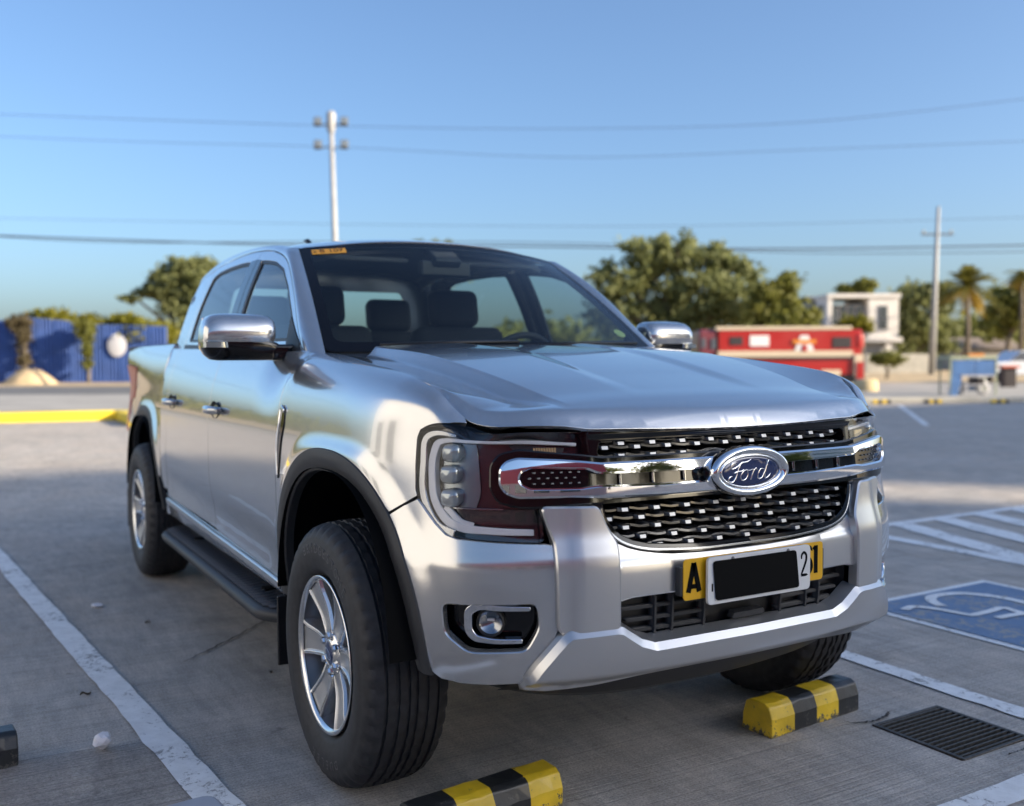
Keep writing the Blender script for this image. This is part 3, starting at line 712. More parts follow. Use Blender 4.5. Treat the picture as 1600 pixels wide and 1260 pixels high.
# turn signal strip with ridges, and the lower compartment
panel('signal_bowl', W_raw, [(-.76,1.052),(-.925,1.042),(-.915,1.022),(-.79,1.026)], mat['black'], HLP, h=.014, off=-.026, rim=[(.001, -.01)])
for k in range(9):
    s_ = -.835 - k*.0075
    panel('signal_ridge', W_raw, [(s_, 1.026), (s_-.0045, 1.026), (s_-.0035, 1.043), (s_+.001, 1.0435)], mat['amber'], HLP, h=.01, off=-.020, rim=[(.0005, -.004)])
panel('lower_reflector', W_raw, rnd([(-.60,.893),(-.83,.888),(-.833,.850),(-.66,.853),(-.622,.868)], .008, 3), mat['hlin'], HLP, h=.014, off=-.030, rim=[(.001, -.01)])
panel('reflector_edge', W_raw, band(curve_pts([(-.575,.893),(-.592,.880),(-.622,.857),(-.66,.848)], 20).tolist(), [.007]*20), mat['drl'], HLP, h=.01, off=-.018, rim=[(.001, -.01)])
panel('reflector_line', W_raw, band([(s_, .8905) for s_ in np.linspace(-.60, -.745, 12)], .0012), mat['dchrome'], HLP, h=.01, off=-.022, rim=[(.0005, -.004)])
# ---- fog lamp details
panel('fog_trim', W_raw, band(curve_pts([(-.815,.645),(-.74,.646),(-.672,.646),(-.658,.636),(-.655,.61),(-.657,.588),(-.672,.570),(-.70,.564),(-.795,.562)], 60).tolist(), np.interp(np.linspace(0, 1, 60), [0, .25, .4, .6, .75, 1], [.0035, .005, .0085, .0085, .005, .0035])), mat['chrome'], truck, h=.010, off=-.008, rim=[(.002, -.003), (.003, -.02)])
for sd_ in (-1, 1):
    A, B = np.array([-.712]), np.array([.606]); c = (W_raw(A, B)[0] - nrm(W_raw, A, B)[0]*.030); n_ = nrm(W_raw, A, B)[0]
    c = c*np.array([sd_, 1, 1]); n_ = n_*np.array([sd_, 1, 1]); az = math.atan2(n_[0], -n_[1])
    fl_ = empty('fog_lamp', c, az); fl_.parent = truck
    mb = MB(); mb.lathe([(.036, .018), (.036, -.006), (.032, -.010), (.030, -.004)], 32, 'y'); mb.build('ring', mat['black'], fl_)
    mb = MB(); mb.lathe([(.030, .0), (.022, .006), (.008, .012), (0, .013)], 32, 'y'); mb.build('reflector', mat['dchrome'], fl_)
    mb = MB(); mb.lathe([(.031, -.004), (.024, -.010), (.012, -.0135), (0, -.0145)], 32, 'y'); mb.build('lens', mat['lens'], fl_)
    mb = MB(); mb.box((0, .004, .006), (.018, .006, .005)); mb.build('bulb_bar', mat['drl'], fl_)
# ---- wheel arch cladding and liners
for yc, a0, a1 in ((0, R(176), R(4)), (3.27, R(174), R(6))):
    ang0 = R(172) if yc == 0 else R(176)
    o_ = arch_pts(yc, 1.000, R(176.4), R(3.6), 60); i_ = arch_pts(yc, .895, R(176), R(4), 60)
    panel('arch_cladding', W_raw, o_ + i_[::-1], mat['mblack'], truck, h=.016, off=lambda a, b, yc=yc: .004 - .010*sstep(.96, .895, arch_rho(a, b, yc)), rim=[(.003, -.004), (.004, -.03)])
    for sd_ in (-1, 1):
        pts = arch_pts(yc, .905, R(7), R(173), 40); mb = MB()
        xs = [.925, .86, .70, .52]
        mb.grid(np.array([[(sd_*x, y, z) for x in xs] for y, z in pts]), 0); mb.add([(sd_*.52, y, z) for y, z in pts], [tuple(range(len(pts)))])
        mb.build('arch_liner', mat['void'], truck, fix=False)
        mb = MB(); mb.box((sd_*.80, yc + .515, .335), (.24, .012, .24)); mb.build('mud_flap', mat['black'], truck, bevel=.004)
# ---- doors (lower panels on the body surface)
def door_w(name, y0, y1, bot, extra):
    return panel(name, W_raw, extra, mat['paint'], truck, h=.020)
fdo = [(.566,.50),(.551,.70),(.539,.90),(.534,1.0),(.534,1.10),(.536,1.18),(.538,1.30),(1.0,1.30),(1.545,1.30),(1.545,1.1),(1.548,.9),(1.556,.7),(1.565,.535),(1.5,.523),(.62,.497)]
rdo = [(1.571,.535),(1.562,.7),(1.554,.9),(1.551,1.1),(1.551,1.30),(2.0,1.30),(2.50,1.30),(2.50,1.05),(2.505,.90),(2.545,.78),(2.60,.66),(2.615,.58),(2.60,.548)]
fdoor = panel('front_door', W_raw, fdo, mat['paint'], truck, h=.020)
rdoor = panel('rear_door', W_raw, rdo, mat['paint'], truck, h=.020)
# sill: painted rocker with a bright strip
panel('sill', W_raw, [(.572,.44),(.568,.492),(.62,.491),(1.5,.517),(2.60,.542),(2.66,.56),(2.70,.46),(2.70,.44)], mat['paint'], truck, h=.024, off=-.004)
panel('sill_strip', W_raw, band([(.60,.474),(1.5,.497),(2.62,.524)], .011), mat['satin'], truck, h=.03, off=.012, rim=[(.004, -.003), (.006, -.016)])
# cab corner and bed side
co = [(2.506,1.30),(2.506,1.05),(2.511,.90),(2.551,.782),(2.606,.663),(2.622,.585)]
panel('cab_corner', W_raw, co + [(2.68,.585),(2.705,.64),(2.700,.80),(2.698,1.0),(2.698,1.30)], mat['paint'], truck, h=.020)
ra = arch_pts(3.27, 1.003, R(160), R(5), 60); ra = [p for p in ra if p[0] > 2.72]
bo2 = [(2.712,1.299),(2.712,1.0),(2.714,.80),(2.725,.70)] + ra + [(3.85,.46),(4.30,.50),(4.50,.52),(4.50,.70),(4.40,.74),(4.385,.80),(4.385,1.10),(4.40,1.16),(4.40,1.299)]
bo2 = [(2.712,1.299),(2.712,1.0),(2.714,.80),(2.722,.64)] + ra + [(3.86,.50),(4.09,.52),(4.094,.80),(4.054,.994),(3.854,1.024),(3.73,1.196),(4.33,1.206),(4.33,1.299)]
panel('bed_side', W_raw, bo2, mat['paint'], truck, h=.012)
panel('tail_lamp', W_raw, [(4.10,.80),(4.06,1.0),(3.86,1.03),(3.74,1.19),(4.42,1.20),(4.56,1.18),(4.56,.80)], mat['red_l'], truck, h=.02, off=.004)
panel('bed_corner', W_raw, [(4.096,.52),(4.102,.794),(4.56,.794),(4.56,.52)], mat['paint'], truck, h=.03)
panel('bed_corner', W_raw, [(4.336,1.207),(4.336,1.299),(4.5,1.299),(4.56,1.19),(4.42,1.208)], mat['paint'], truck, h=.03)
tgt = panel('tailgate', lambda x, z: np.stack([np.asarray(x, float)+0*z, 4.435+0*x-.05*sstep(1.15, 1.3, z), np.asarray(z, float)+0*x], -1), [(-.70,.62),(.70,.62),(.70,1.335),(-.70,1.335)], mat['paint'], truck, both=True, h=.08, sgn=-1)
mb = MB(); mb.box((0, 4.46, .56), (1.55, .16, .14)); mb.build('rear_bumper', mat['satin'], truck, bevel=.02)
mb = MB()
for sd_ in (-1, 1):
    mb.box((sd_*.775, 3.53, 1.340), (.07, 1.62, .03)); mb.box((sd_*.735, 3.53, 1.03), (.02, 1.62, .60))
mb.box((0, 3.55, .78), (1.46, 1.7, .03)); mb.box((0, 2.74, 1.0), (1.5, .03, .52))
mb.build('bed_liner', mat['mblack'], truck, bevel=.006)
# dark inner skin so that shut lines and the cabin read black
for sd_ in (-1, 1):
    mb = MB(); A, B = np.meshgrid(np.linspace(.50, 2.74, 50), np.linspace(.44, 1.29, 16), indexing='ij')
    P = W_raw(A, B) - W_n(A, B)*.030; mb.grid(P*np.array([sd_, 1, 1]), 0, flip=sd_ < 0)
    mb.build('inner_skin', mat['void'], truck, fix=False)
    mb = MB(); A, B = np.meshgrid(np.linspace(-.42, .52, 30), np.linspace(1.10, 1.295, 8), indexing='ij')
    P = W_raw(A, B) - W_n(A, B)*.022; mb.grid(P*np.array([sd_, 1, 1]), 0, flip=sd_ < 0); mb.build('inner_wing', mat['void'], truck, fix=False)
mb = MB(); mb.grid(np.array([[(x, y, float(hood_z(min(abs(x), .70), y)) - .06) for y in np.linspace(-.46, .52, 12)] for x in np.linspace(-.74, .74, 20)])); mb.build('under_hood', mat['void'], truck, fix=False)
mb = MB(); mb.box((0, 2.05, .46), (1.30, 4.6, .10)); mb.box((0, 1.9, .40), (.8, 4.4, .12)); mb.box((0, .10, .345), (.92, .70, .05)); mb.box((0, 1.4, .345), (1.10, 2.0, .10)); mb.box((0, 3.27, .38), (1.5, .12, .12)); mb.box((0, 0, .36), (1.45, .10, .10)); mb.build('chassis', mat['void'], truck)
# door handles
def handle(y, door):
    for sd_, pr in zip((-1, 1), door):
        A, B = np.array([y]), np.array([1.055]); c = W_raw(A, B)[0]
        mb = MB(); n = 16; v = []
        L_ = .105
        for i in range(n+1):
            u = i/n; yy = -L_ + 2*L_*u; d_ = .045*(1-abs(2*u-1)**3.0)**.8 + .002; hh = .0135 + .004*math.sin(math.pi*u)
            v.append([(sd_*(d_ - .012), yy, -hh), (sd_*d_, yy, -hh*.6), (sd_*(d_+.003), yy, .002), (sd_*d_, yy, hh*.75), (sd_*(d_-.012), yy, hh)])
        mb.grid(np.array(v), 0, True); o = mb.build('handle', mat['paint'], pr); o.location = (sd_*c[0], c[1], c[2])
        mb = MB(); mb.lathe([(0, .0), (.03, .002), (.042, .006), (.046, .010)], 20, 'x'); o = mb.build('handle_cup', mat['black'], pr); o.location = (sd_*(c[0]-.004), c[1], c[2]); o.scale = (sd_, 1.5, .8)
        mb = MB(); mb.box((0, 0, 0), (.022, .036, .022)); o = mb.build('handle_end', mat['dchrome'], pr, bevel=.005); o.location = (sd_*(c[0]+.018), c[1]-.115, c[2])
handle(1.43, fdoor); handle(2.36, rdoor)
# ---- fender vent badge ahead of the front door
VB = rnd([(.452,1.085),(.492,1.098),(.500,1.06),(.512,.94),(.505,.86),(.492,.90),(.470,.985),(.448,1.05)], .008, 3)
vb = panel('fender_vent', W_raw, VB, mat['gblack'], truck, h=.012, off=.004)
panel('vent_trim', W_raw, band(curve_pts([(.455,1.083),(.489,1.094),(.497,1.058),(.508,.94),(.503,.875)], 30).tolist(), .004), mat['chrome'], truck, h=.010, off=.009, rim=[(.001, -.006)])
# ---- greenhouse
FR_Y = [.50,.56,.62,.706,.876,1.117,1.349,1.60,1.87,2.24,2.5,2.66,2.76]
FR_Z = [1.22,1.260,1.300,1.364,1.514,1.664,1.726,1.754,1.767,1.758,1.738,1.710,1.68]
frz = lambda y: float(pchip(FR_Y, FR_Z, y))
def Gs(y, z): return G_raw(y, z)
frl = lambda y0, y1, n, d=0: [(float(y), frz(y) - d) for y in np.linspace(y0, y1, n)]
fw = rnd([(.722,1.335),(.760,1.380),(.850,1.455),(.970,1.550),(1.12,1.634),(1.27,1.675),(1.40,1.692),(1.512,1.702),(1.482,1.335)], .018, 4)
rw = rnd([(1.655,1.345),(1.70,1.712),(1.87,1.720),(2.10,1.720),(2.30,1.712),(2.405,1.690),(2.43,1.50),(2.425,1.357)], .026, 4)
ffo = [(.60,1.288)] + frl(.625, 1.592, 26, .005) + [(1.572,1.5),(1.545,1.290)]
rfo = [(1.551,1.290),(1.578,1.5)] + frl(1.598, 2.46, 16, .005) + [(2.485,1.60),(2.495,1.45),(2.498,1.290)]
ff_ = panel('window_frame', Gs, ffo, mat['paint'], fdoor, holes=[fw], h=.02)
rf_ = panel('window_frame', Gs, rfo, mat['paint'], rdoor, holes=[rw], h=.02)
def shrink(p, d):
    p = np.array(p); 
    if area2(p) < 0: p = p[::-1]
    return [tuple(q) for q in p - outn(p)*d]
for wpoly, dr in ((fw, fdoor), (rw, rdoor)):
    panel('window_seal', Gs, shrink(wpoly, -.002), mat['black'], dr, holes=[shrink(wpoly, .013)], h=.016, off=-.003, rim=[(.0, -.01)])
    panel('window_glass', Gs, shrink(wpoly, .010), mat['sglass'], dr, h=.03, off=-.008, rim=[(.0, -.003)])
panel('mirror_sail', Gs, rnd([(.66,1.320),(.800,1.320),(.83,1.43),(.745,1.372)], .006, 3), mat['black'], fdoor, h=.02, off=.003)
panel('belt_trim', Gs, [(.64,1.298),(1.5,1.305),(2.49,1.318),(2.49,1.344),(1.5,1.327),(.67,1.320)], mat['black'], truck, h=.03, off=.004, rim=[(.002, -.01)])
panel('pillar_cover', Gs, [(1.486,1.335),(1.517,1.702),(1.586,1.712),(1.549,1.335)], mat['gblack'], fdoor, h=.02, off=.002)
panel('pillar_cover', Gs, [(1.557,1.335),(1.594,1.712),(1.694,1.712),(1.650,1.335)], mat['gblack'], rdoor, h=.02, off=.002)
cpo = [(2.504,1.290),(2.501,1.45),(2.491,1.60),(2.466,frz(2.466)-.005)] + frl(2.50, 2.72, 8, .005) + [(2.745,1.55),(2.75,1.42),(2.75,1.290)]
panel('c_pillar', Gs, cpo, mat['paint'], truck, h=.02)
# windscreen surface in (a, b) ~ metres
def WS(a, b):
    a, b = np.broadcast_arrays(np.asarray(a, float), np.asarray(b, float)); u = a/.67; v = b/.78
    hw = .728 - .118*v
    return np.stack([u*hw, .415 + .675*v + (.125 - .015*v)*u**2, 1.292 + .472*v + .020*np.sin(np.pi*np.clip(v, 0, 1)) - .035*u**2*v], -1)
def roofz(y): return pchip([1.0,1.05,1.10,1.2,1.4,1.7,2.0,2.3,2.55,2.66,2.75],[1.735,1.755,1.770,1.788,1.810,1.829,1.838,1.836,1.822,1.812,1.79], y)
def RF(x, y):
    x, y = np.broadcast_arrays(np.asarray(x, float), np.asarray(y, float))
    return np.stack([x, y, roofz(y - .10*(x/.6)**2) - .048*np.abs(x/.58)**2.4 - .006*sstep(.20, .17, np.abs(x))*0], -1)
fr_o = rnd([(-.668,.005),(.668,.005),(.668,.775),(-.668,.775)], .03, 5)
fr_i = rnd([(-.635,.055),(.635,.055),(.628,.742),(-.628,.742)], .045, 6)
panel('windscreen', WS, fr_i, mat['wglass'], truck, both=True, h=.03, rim=[(0, -.004)])
mat['frit'] = principled('glass_border', (.006, .006, .008), .25, spec=.25)
panel('windscreen_border', WS, fr_o, mat['frit'], truck, both=True, holes=[fr_i], h=.022, rim=[(.001, -.006)])
ro = []
for x in np.linspace(-.575, .575, 24): ro.append((x, 1.105 + .105*(x/.6)**2))
for y in np.linspace(1.24, 2.68, 20): ro.append((.582 - .02*sstep(2.3, 2.66, y), y))
for x in np.linspace(.54, -.54, 14): ro.append((x, 2.73))
for y in np.linspace(2.68, 1.24, 20): ro.append((-.582 + .02*sstep(2.3, 2.66, y), y))
panel('roof', RF, ro, mat['paint'], truck, both=True, h=.03)
panel('headliner', RF, [(-.56,1.16),(.56,1.16),(.56,2.62),(-.56,2.62)], mat['head'], truck, both=True, h=.06, off=-.035, sgn=1)
# pillar and cant rail lofts
tops = [WS(.67, b)[()] for b in np.linspace(-.03, .775, 14)] + [RF(.586 - .02*sstep(2.3, 2.66, y), y) for y in np.linspace(1.245, 2.74, 18)]
bots_y = list(np.linspace(.56, 1.19, 14)) + list(np.linspace(1.25, 2.74, 18))
bots = [G_raw(y, frz(y)) for y in bots_y]
T_, B_ = np.array(tops), np.array(bots); nv = 9; grd = []
for k in range(nv):
    f = k/(nv-1); c = T_*(1-f) + B_*f
    bul = np.sin(np.pi*f)**.8*.018
    c = c + np.array([.72, -.10, .69])*bul; grd.append(c)
grd = np.array(grd).transpose(1, 0, 2)
for sd_ in (-1, 1):
    mb = MB(); mb.grid(grd*np.array([sd_, 1, 1]), 0, True, flip=sd_ > 0); mb.build('roof_rail_pillar', mat['paint'], truck, fix=False)
    # inner face
    mb = MB(); g2 = grd - np.array([.030, -.004, .022]); mb.grid(g2*np.array([sd_, 1, 1]), 0, True, flip=sd_ < 0); mb.build('pillar_trim', mat['head'], truck, fix=False)
    # corner where fender, pillar and cowl meet
    e = [WS(.67, -.03)[()], WS(.60, -.04)[()], hoodP(.735, .405)[()] - np.array([0, 0, .004]), W_raw(.40, 1.298)[()], W_raw(.53, 1.298)[()], G_raw(.56, frz(.56))]
    mb = MB(); mb.add([(p[0]*sd_, p[1], p[2]) for p in e], [tuple(range(6)) if sd_ < 0 else tuple(range(5, -1, -1))]); mb.build('cowl_corner', mat['paint'], truck, fix=False)
    e2 = [G_raw(.56, frz(.56)), W_raw(.53, 1.30)[()], W_raw(.58, 1.30)[()], W_raw(.66, 1.30)[()], G_raw(.66, 1.30), G_raw(.62, frz(.62))]
    mb = MB(); mb.add([(p[0]*sd_, p[1], p[2]) for p in e2], [tuple(range(6)) if sd_ < 0 else tuple(range(5, -1, -1))]); mb.build('cowl_corner', mat['paint'], truck, fix=False)
# cowl
mb = MB(); xs = np.linspace(-.72, .72, 25)
mb.grid(np.array([[(x, .36, 1.262), (x, .40 + .0*x, 1.272), tuple(WS(x*.92, .01)[()] + np.array([0, .0, -.012]))] for x in xs]), 0); mb.build('cowl', mat['black'], truck, fix=False)
for sx, x0 in ((1, -.50), (1, .08)):
    a_ = [WS(x0 + .0, .02)[()] + np.array([0, -.01, .012]), WS(x0 + .25, .03)[()] + np.array([0, -.008, .014]), WS(x0 + .50, .035)[()] + np.array([0, -.006, .014])]
    mb = MB(); mb.tube(a_, .007, 6); mb.build('wiper', mat['black'], truck)
# cab back wall with window
def CB(x, z): x, z = np.broadcast_arrays(np.asarray(x, float), np.asarray(z, float)); return np.stack([x, 2.745 - .05*sstep(1.35, 1.78, z) , z], -1)
rwin = rnd([(-.56,1.37),(.56,1.37),(.50,1.665),(-.50,1.665)], .04, 5)
panel('cab_back', CB, [(-.80,.80),(.80,.80),(.795,1.30),(.72,1.60),(.60,1.74),(.30,1.785),(-.30,1.785),(-.60,1.74),(-.72,1.60),(-.795,1.30)], mat['paint'], truck, both=True, holes=[rwin], h=.06, sgn=-1)
panel('rear_glass', CB, rwin, mat['wglass'], truck, both=True, h=.08, sgn=-1, rim=[(0, -.003)])
# ---- interior
def soft(name, c, d, mt, parent, rot=0, r=.03):
    mb = MB(); mb.box((0, 0, 0), d); o = mb.build(name, mt, parent, bevel=r, seg=4); o.location = c; o.rotation_euler = (rot, 0, 0); return o
def seat(x, y, wd, name='seat'):
    t = empty(name, (x, y, .72)); t.parent = truck
    soft('cushion', (0, 0, .05), (wd, .50, .16), mat['seat'], t, .08, .05)
    soft('backrest', (0, .27, .40), (wd, .14, .62), mat['seat'], t, -.22, .055)
    for k in ([-.0] if wd < .7 else [-.36, .36]):
        soft('headrest', (k, .37, .80), (.27, .10, .19), mat['seat'], t, -.15, .045)
        mb = MB(); mb.tube([(k-.06, .345, .66), (k-.06, .36, .74)], .007); mb.tube([(k+.06, .345, .66), (k+.06, .36, .74)], .007); mb.build('headrest_post', mat['steel'], t)
seat(-.36, 1.35, .50); seat(.36, 1.35, .50); seat(0, 2.20, 1.24, 'rear_seat')
mb = MB(); n = 30
dv = [[(x, .60 + .13*(x/.7)**2, 1.255), (x, .72, 1.275), (x, .86, 1.285 + (.045*math.exp(-((x-.38)/.17)**4))), (x, .97, 1.235), (x, 1.0, 1.10), (x, .95, .80)] for x in np.linspace(-.73, .73, n)]
mb.grid(np.array(dv), 0, True); mb.build('dashboard', mat['dash'], truck, fix=False)
soft('centre_screen', (0, .95, 1.22), (.19, .03, .22), mat['dash'], truck, -.15, .008)
mb = MB(); nn_ = 32; v = []
ring = [(.185*math.cos(2*math.pi*k/nn_), .185*math.sin(2*math.pi*k/nn_)) for k in range(nn_+1)]
mb.tube([(a_, b2*math.sin(.38)*-1, b2*math.cos(.38)) for a_, b2 in ring], .016, 8, caps=False)
mb.tube([(-.17, 0, 0), (.17, 0, 0)], .018); mb.tube([(0, 0, 0), (0, .06, -.16)], .018); mb.box((0, .01, 0), (.14, .05, .11))
o = mb.build('steering_wheel', mat['dash'], truck); o.location = (.37, 1.08, 1.20)
soft('rear_view_mirror', (0, 1.07, 1.655), (.24, .03, .07), mat['black'], truck, 0, .012)
soft('camera_pod', (0, 1.09, 1.705), (.13, .12, .04), mat['black'], truck, .55, .012)
for x in (-.33, .33): soft('sun_visor', (x, 1.24, 1.715), (.40, .16, .02), mat['head'], truck, .3, .008)
soft('parcel_shelf', (-.42, 2.58, 1.30), (.26, .14, .12), mat['seat'], truck, 0, .03)
# registration sticker and inspection sticker inside the glass
V_ = lambda a, b: WS(a, b)
stk = panel('registration_sticker', WS, rnd([(-.622,.693),(-.478,.693),(-.478,.738),(-.622,.738)], .003, 3), mat['stk'], truck, both=True, h=.03, off=.003, rim=[(0, -.001)])
def text_on(fp, txt, a0, b0, size, mt, name, parent, off=.0045, sx=1, sy=1, rot=0, ext=.0002):
    v, f = text_geo(txt, size, ext); c, s_ = math.cos(rot), math.sin(rot)
    A = a0 + (v[:, 0]*c - v[:, 1]*s_)*sx; B = b0 + (v[:, 0]*s_ + v[:, 1]*c)*sy
    P = fp(A, B) + nrm(fp, A, B)*(off + v[:, 2])[:, None]; mb = MB(); mb.add(P, f); return mb.build(name, mt, parent)
text_on(WS, 'B 107', -.540, .7155, .042, mat['stkink'], 'sticker_text', stk, sx=1.05, sy=.95)
text_on(WS, 'MC', -.608, .7155, .018, mat['stkink'], 'sticker_text', stk, rot=R(90))
mat['insp'] = principled('inspection_sticker', (.55, .62, .16), .5)
panel('inspection_sticker', WS, [(.565 + .028*math.cos(a_), .125 + .026*math.sin(a_)) for a_ in np.linspace(0, 2*math.pi, 20, endpoint=False)], mat['insp'], truck, both=True, h=.03, off=-.002, rim=[(0, -.001)])
# ---- door mirrors
for sd_, pr in zip((-1, 1), fdoor):
    mr = empty('door_mirror', (sd_*.985, .80, 1.34)); mr.parent = truck
    def blob(z0, z1, rows, name, mt):
        n = 40; g = []
        for (z, a0, a1, b0, b1, ex) in rows:
            row = []
            for k in range(n+1):
                a_ = 2*math.pi*k/n; c, s_ = math.cos(a_), math.sin(a_)
                x = (a1+a0)/2 + (a1-a0)/2*math.copysign(abs(c)**ex, c); y = (b0+b1)/2 + (b1-b0)/2*math.copysign(abs(s_)**ex, s_)
                row.append((sd_*x, y, z))
            g.append(row)
        mb = MB(); mb.grid(np.array(g), 0, True); v = [tuple(p) for p in g[-1][:-1]]; mb.add(v, [tuple(range(n))], 0, True); v = [tuple(p) for p in g[0][:-1]]; mb.add(v, [tuple(range(n))], 0, True)
        o = mb.build(name, mt, mr); return o
    # local x: - towards the cab, + outwards
    blob(0, 0, [(-.010,-.138,.118,-.088,.055,.42),(.010,-.142,.118,-.094,.055,.42),(.040,-.142,.115,-.092,.055,.42),(.066,-.138,.106,-.082,.054,.45),(.082,-.124,.090,-.062,.050,.5),(.090,-.100,.066,-.036,.044,.6),(.093,-.04,.03,-.01,.03,.8)], 'mirror_cap', mat['paint'])
    blob(0, 0, [(-.076,-.15,.06,-.05,.02,.6),(-.072,-.17,.085,-.070,.034,.55),(-.055,-.18,.104,-.084,.048,.5),(-.030,-.18,.118,-.092,.056,.45),(-.0105,-.142,.119,-.090,.056,.42)], 'mirror_base', mat['gblack'])
    blob(0, 0, [(-.030,.030,.122,-.098,-.02,.5),(-.011,.034,.122,-.0985,-.02,.5)], 'mirror_signal', mat['pcl'])
    mb = MB(); mb.box((sd_*-.185, -.045, -.048), (.13, .085, .060)); mb.build('mirror_arm', mat['gblack'], mr, bevel=.012)
    mb = MB(); mb.box((0, .052, .03), (.19, .006, .10)); mb.build('mirror_glass', mat['chrome'], mr, bevel=.01)
# ---- running boards
mat['rib'] = principled('tread_rubber', (.10, .10, .105), .5)
for sd_ in (-1, 1):
    rb = empty('running_board', (0, 0, 0)); rb.parent = truck
    ys = np.concatenate([np.linspace(.50, .72, 10), np.linspace(.8, 2.35, 30), np.linspace(2.42, 2.60, 8)])
    xo = .955 - .13*sstep(.72, .50, ys)**1.5*.75 - .07*sstep(2.42, 2.60, ys)**1.5
    zt = .385 + 0*ys
    P = np.stack([np.stack([.76+0*ys, ys, zt+.004], -1), np.stack([xo-.030, ys, zt], -1), np.stack([xo-.010, ys, zt-.004], -1), np.stack([xo, ys, zt-.018], -1), np.stack([xo-.008, ys, zt-.042], -1), np.stack([xo-.05, ys, zt-.050], -1), np.stack([.76+0*ys, ys, zt-.050], -1)], 1)
    mb = MB(); mb.grid(P*np.array([sd_, 1, 1]), 0, True); mb.build('board', mat['mblack'], rb)
    for y in np.arange(.60, 2.52, .042):
        xe_ = float(np.interp(y, ys, xo)) - .026
        mb = MB(); n = 8; g = []
        for i in range(n+1):
            x = .775 + (xe_-.775)*i/n; yy = y + .010*math.sin(i/n*math.pi*2)
            g.append([(sd_*x, yy-.010, .3885), (sd_*x, yy-.006, .3945), (sd_*x, yy+.006, .3945), (sd_*x, yy+.010, .3885)])
        mb.grid(np.array(g), 0, False); mb.build('tread_rib', mat['rib'], rb)
    mb = MB()
    for y in (.9, 2.1): mb.box((sd_*.78, y, .37), (.16, .05, .06))
    mb.build('bracket', mat['void'], rb)
# ---- wheels
def tyre_mesh():
    n = 132; prof = []
    half = [(.0, .3925), (.006, .3925), (.0075, .384), (.0155, .384), (.017, .3922), (.036, .3917), (.0375, .3832), (.0475, .3832), (.049, .3905), (.070, .389), (.0715, .3805), (.079, .3800), (.0805, .3865), (.098, .3815), (.108, .375), (.1165, .366), (.1225, .353), (.1262, .342), (.1262, .338), (.1300, .330), (.1318, .312), (.1305, .292), (.1275, .275), (.1215, .258), (.1205, .255), (.1145, .246), (.105, .236), (.100, .230), (.090, .226)]
    full = [(-x, r_) for x, r_ in half[::-1]] + half[1:]
    v = []; m_ = len(full)
    for k in range(n):
        a_ = 2*math.pi*k/n
        for i, (x, r_) in enumerate(full):
            ax = abs(x)
            if ax > .081 and r_ > .350 and k % 3 == 0: r_ = r_ - .0095*(1 if ax < .118 else .5)
            if ax < .072 and r_ > .387 and (k + int(ax*90)) % 3 == 0: r_ -= .0055
            if ax > .125 and .335 < r_ < .345 and False: r_ += .002
            v.append((x, r_*math.cos(a_), r_*math.sin(a_)))
    f = [(k*m_+i, ((k+1) % n)*m_+i, ((k+1) % n)*m_+i+1, k*m_+i+1) for k in range(n) for i in range(m_-1)]
    mb = MB(); mb.add(v, f, 0, True); me = mb.mesh('tyre'); bm = bmesh.new(); bm.from_mesh(me); bmesh.ops.recalc_face_normals(bm, faces=bm.faces)
    for e in bm.edges:
        if len(e.link_faces) == 2 and e.calc_face_angle(0) > R(38): e.smooth = False
    bm.to_mesh(me); bm.free()
    me.materials.append(mat['rubber']); return me
TY = tyre_mesh(); mat['lettering'] = principled('tyre_lettering', (.075, .075, .078), .45)
mat['barrel'] = principled('barrel_alloy', (.16, .16, .16), .35, .8)
